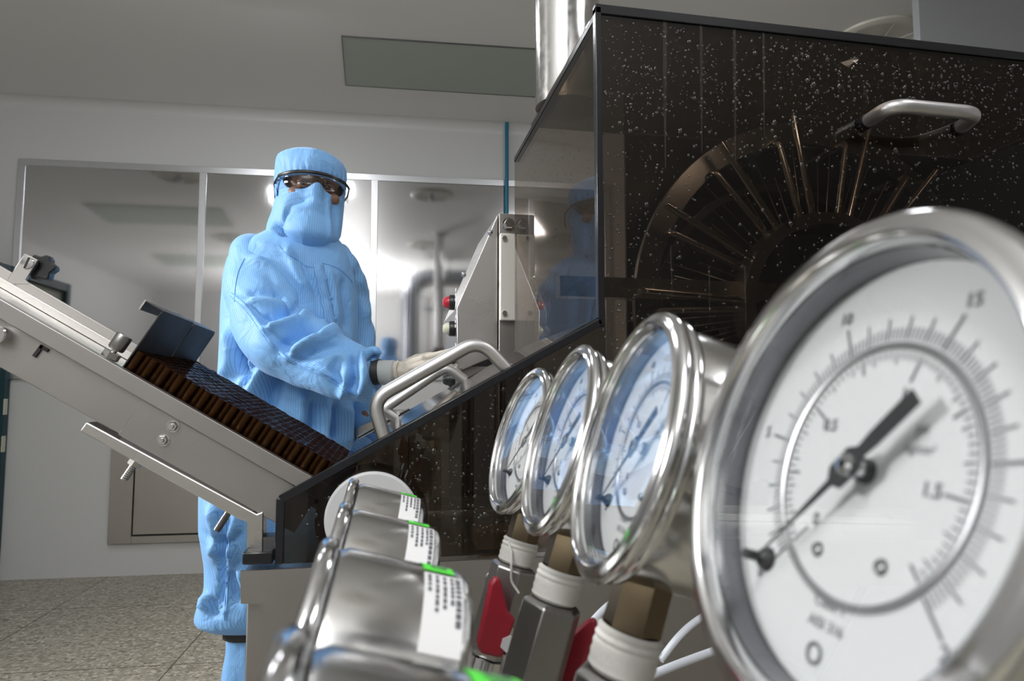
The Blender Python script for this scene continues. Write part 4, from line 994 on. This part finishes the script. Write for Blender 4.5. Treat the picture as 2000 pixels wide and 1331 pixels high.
# collar yoke and hood drape
mb = MB()
mb.loft([ringpx(601, 395, 1.79, 58, .092), ringpx(598, 425, 1.79, 60, .094), ringpx(586, 448, 1.79, 60, .090), ringpx(580, 468, 1.79, 62, .086), ringpx(582, 490, 1.79, 60, .088), ringpx(590, 512, 1.79, 56, .090), ringpx(597, 530, 1.79, 38, .085)])
mb.sphere(at(545, 452, 1.79), 1, 16, [R_, FH, Z_], (.030, .05, .035)); mb.capsule(at(600, 516, 1.74), at(622, 512, 1.72), .014, .012)
V, N, F_ = remesh(mb, .006, 6)
HS_ = [([(530, 440), (548, 455), (575, 470), (600, 500)], .010, 6), ([(552, 448), (572, 466), (590, 484), (606, 508)], -.014, 7), ([(548, 475), (570, 492), (600, 512)], -.010, 6), ([(540, 470), (560, 484), (590, 506), (612, 520)], .006, 4), ([(560, 400), (556, 430), (570, 452)], .006, 7)]
V = wobble(V, N, (20, 20, 20), .006, np.array([4, 4, 1])); V = folds(V, N, HS_)
hood = cobj('hood', V, F_, M['cloth'], person, (V@R_))

# face mask: a cloth sheet round the lower face, open at the eyes
def ell(t, a, b): return a*math.sin(t), -b*math.cos(t)
nt_, nz = 110, 46; v = []; st = []
for i in range(nz+1):
    s = i/nz
    for k in range(nt_+1):
        t = -2.15 + 4.30*k/nt_; at_ = abs(t)
        ztop = .0125 + .012*math.exp(-(t/.20)**2) - .004*math.exp(-((at_-.55)/.30)**2) + .050/(1+math.exp(-(at_-1.18)*9))
        zb = -.152 + .016*at_
        z_ = ztop + (zb-ztop)*s
        front = math.exp(-(t/.85)**2)
        a = .0825 - .004*s; b = .092
        nose = .020*math.exp(-(t/(.15+.25*s))**2)*math.exp(-(s/.33)**2)        # nose tent
        chin = .020*math.exp(-(t/.75)**2)*math.exp(-((s-.66)/.26)**2)          # veil hangs off the nose and chin
        sh = 1 - .62*max(0, (s-.70)/.30)**1.7                                   # drawn in under the chin
        rip = -.0075*math.exp(-((s-.20-.12*t*t)/.06)**2)*math.exp(-((t+.42)/.36)**2) + .0035*math.exp(-((s-.31-.10*t*t)/.07)**2)*math.exp(-((t+.35)/.5)**2)
        dd_ = t - .38 - .12*s
        rip += .0065*math.exp(-((dd_)/.07)**2)*s*(1-s)*4 - .0085*math.exp(-((dd_-.26)/.15)**2)*(1-.4*s)
        rip += .004*math.sin(3.1*t+2.2+3*s)*s*(1-s)*2 - .008*math.exp(-((t+.75+.3*s)/.10)**2)*math.exp(-((s-.75)/.22)**2) + .006*math.exp(-((t+.95+.3*s)/.12)**2)*math.exp(-((s-.7)/.25)**2)
        rip += nose + chin
        x_, y_ = ell(t, (a+rip)*sh, (b+rip)*sh)
        v.append(h(x_, y_ - .006*s*front, z_)); st.append(t*.092)
f = [(i*(nt_+1)+k, i*(nt_+1)+k+1, (i+1)*(nt_+1)+k+1, (i+1)*(nt_+1)+k) for i in range(nz) for k in range(nt_)]
mk = cobj('face_mask', v, f, M['cloth'], person, st); sd = mk.modifiers.new('thick', 'SOLIDIFY'); sd.thickness = .0018; sd.offset = -1
hem = [v[k] for k in range(8, nt_-7)]; obj('mask_hem', MB().tube([np.array(p) - HZ*.002 for p in hem], .0021, 8), M['cloth'], mk)

# cap
nt_, v, st = 128, [], []
prof = [(-.005, .0800, .0985), (.000, .0830, .1010), (.005, .0850, .1030), (.012, .0866, .1045), (.022, .0880, .1058), (.034, .0888, .1064), (.046, .0885, .1058), (.056, .0868, .1040), (.065, .0815, .0980), (.0725, .0740, .0890), (.079, .0640, .0770), (.0845, .0510, .0615), (.0885, .0350, .0420), (.0905, .0210, .0260), (.091, .0010, .0010)]
for i, (z_, a, b) in enumerate(prof):
    for k in range(nt_):
        t = 2*pi*k/nt_; tt = ((t+pi) % (2*pi)) - pi; at_ = abs(tt)
        low = max(0, 1-i/9.)
        back = 1/(1+math.exp(-(at_-1.75)*6))
        gath = .0024*math.sin(34*tt + 2*math.sin(3*tt))*math.exp(-((z_-.006)/.012)**2) + .0010*math.sin(21*tt)*math.exp(-((z_-.02)/.014)**2)
        seam = .0016*math.exp(-((z_-.0650)/.004)**2) + .0010*math.sin(40*tt)*math.exp(-((z_-.068)/.006)**2)
        dent = .003*math.sin(2*tt+.6)*math.sin(pi*min(1, max(0, z_)/.06)) + .0035*math.sin(5*tt+1)*math.exp(-((z_-.05)/.02)**2)
        r = 1 + .07*back*low + .05*math.exp(-((tt+1.7)/.6)**2)
        x_, y_ = ell(tt, (a+gath+seam+dent*.6)*r, (b+gath+seam+dent)*r)
        zz = z_ + .046 - .050*back*low - .006*math.sin(tt)*low*0 + .004*math.cos(tt)*low
        v.append(h(x_ - .13*max(0, z_) , y_ + .10*max(0, z_), zz)); st.append(tt*.10)
f = [(i*nt_+k, i*nt_+(k+1) % nt_, (i+1)*nt_+(k+1) % nt_, (i+1)*nt_+k) for i in range(len(prof)-1) for k in range(nt_)]
cap = cobj('cap', v, f, M['cloth'], person, st); sd = cap.modifiers.new('thick', 'SOLIDIFY'); sd.thickness = .0016; sd.offset = -1

# goggles
tg = np.linspace(-1.22, 1.22, 33); gl = thing('tmp', 'x', 'y') if False else None
bar = [h(*ell(t, .094, .1125), .0455 - .006*math.cos(t)*0 + .0028*math.cos(t*1.2)) for t in tg]
gg = obj('goggles', MB().tube(bar, .0032, 10, flat=1.4), M['black'], person, label='clear safety goggles with a black brow bar')
for s in (-1, 1):
    e0 = h(*ell(s*1.22, .094, .1125), .0455); obj('temple', MB().tube([e0, h(s*.094, .01, .040), h(s*.088, .055, .030), h(s*.084, .068, .008)], .0026, 10), M['black'], gg)
rows = []
for z_, sc in ((.046, 1.0), (.036, 1.004), (.022, 1.0), (.008, .985)):
    rows.append([h(*ell(t*1.04, .0945*sc, .1130*sc), z_ - (.010*math.cos(t*1.3) if z_ < .01 else 0)*0 + (.006*math.exp(-(t/.16)**2) if z_ < .01 else 0)) for t in tg])
mb = MB(); n = len(tg); mb.add([p for r in rows for p in r], [(i*n+k, i*n+k+1, (i+1)*n+k+1, (i+1)*n+k) for i in range(3) for k in range(n-1)])
ln = obj('lens', mb, M['lens'], gg, smooth=60); sd = ln.modifiers.new('thick', 'SOLIDIFY'); sd.thickness = .0016
obj('nose_bridge', MB().tube([h(-.012, -.112, .004), h(-.006, -.113, .014), h(.006, -.113, .014), h(.012, -.112, .004)], .0018, 8), M['lens'], gg)

# gloves
def glove(parts, vox, name, label=None):
    mb = MB()
    for a, b, r0, r1 in parts: mb.capsule(a, b, r0, r1, 14)
    V, N, F_ = remesh(mb, vox, 3); V = wobble(V, N, (70, 70, 70), .0012, np.array([2, 2, 2])); return cobj(name, V, F_, M['glove'], person)
K = lambda u, v, D: at(u, v, D)
parts = [(K(752, 727, 1.577), K(790, 727, 1.572), .0265, .0255), (K(780, 722, 1.572), K(826, 702, 1.562), .0135, .0112), (K(780, 726, 1.570), K(829, 713, 1.556), .0135, .0112), (K(782, 731, 1.570), K(828, 724, 1.556), .0130, .0105), (K(784, 737, 1.572), K(822, 735, 1.562), .0125, .0098),
         (K(786, 727, 1.576), K(824, 716, 1.572), .017, .014)]
for pts in ([(826, 701, 1.562), (858, 692, 1.560), (884, 685, 1.560)], [(829, 713.5, 1.554), (861, 705, 1.549), (888, 699, 1.552)], [(828, 725, 1.552), (858, 718, 1.546), (882, 712, 1.550)], [(822, 736.5, 1.556), (846, 732, 1.549), (866, 726, 1.551)]):
    r = .0076 if pts[0][1] < 730 else .0068
    parts += [(K(*pts[0]), K(*pts[1]), r+.0006, r), (K(*pts[1]), K(*pts[2]), r, r-.0016)]
parts += [(K(786, 716, 1.585), K(815, 699, 1.602), .0125, .0098), (K(815, 699, 1.602), K(842, 694, 1.606), .0092, .0075)]
gv = glove(parts, .0019, 'glove')
# rolled cuff of the glove
rc = [K(744, 726, 1.577), K(770, 727, 1.574), K(782, 727, 1.572)]
obj('glove_cuff', MB().tube([K(737, 727, 1.578), K(752, 728, 1.577), K(764, 729, 1.575), K(770, 729, 1.574), K(771, 729, 1.574)], [.0275, .0290, .0298, .0302, .0270], 32), M['liner2'], gv, label='grey rolled glove cuff')
obj('wrist_crease', MB().tube([K(777, 704, 1.556), K(773, 718, 1.546), K(775, 738, 1.547), K(779, 751, 1.560)], .0016, 8), M['glove'], gv)
J2 = lambda du, v, D=1.80: at(714+du, v, D)
parts = [(J2(-2, 826), J2(0, 850), .024, .028), (J2(-8, 850), J2(-12, 880), .013, .011), (J2(-3, 852), J2(-4, 884), .013, .011), (J2(4, 852), J2(5, 882), .012, .011), (J2(9, 850), J2(12, 878), .012, .010)]
for du in (-13, -5, 4.5, 12.5): parts += [(J2(du, 880), J2(du*1.1, 900, 1.78), .0078, .0072), (J2(du*1.1, 900, 1.78), J2(du*1.1, 914, 1.76), .0072, .006)]
parts += [(J2(9, 842), J2(19, 862, 1.78), .011, .009), (J2(19, 862, 1.78), J2(20, 880, 1.77), .0085, .007)]
glove(parts, .0022, 'glove')

# knee bands and overboots
for u, v_, hw, uf in ((488, 1229, 48, 486), (624, 1233, 48, 622)):
    obj('knee_band', MB().loft([ringpx(u, v_-6, DP, hw, hw*pxm(DP)), ringpx(u, v_+10, DP, hw, hw*pxm(DP))]), M['gasket'], person, smooth=60)
    mb = MB(); mb.loft([ringpx(u+1, v_+2, DP, hw-2, .062), ringpx(u+2, 1300, DP, 50, .066), ringpx(u+1, 1400, DP, 47, .06), ringpx(u, 1520, DP, 42, .056)])
    b0 = J(uf, 1600); c0 = np.array([b0[0], b0[1], 0])
    mb.loft([[c0 + R_*(.055*math.cos(t)+.03*(1 if math.sin(t) < 0 else 0)*0) + FH*(-.075+.135*math.sin(t)*(1 if math.sin(t) > 0 else 1.25)) + Z_*z_ for t in np.linspace(0, 2*pi, 28, endpoint=False)] for z_ in (.002, .05, .075)])
    mb.capsule(c0 + Z_*.17, c0 + Z_*.06, .056, .056, 20)
    V, N, F_ = remesh(mb, .009, 4); V = wobble(V, N, (16, 16, 9), .012, np.array([u*.1, 1, 1])); V[:, 2] = np.maximum(V[:, 2], .001)
    cobj('overboot', V, F_, M['cloth'], person, V@R_)
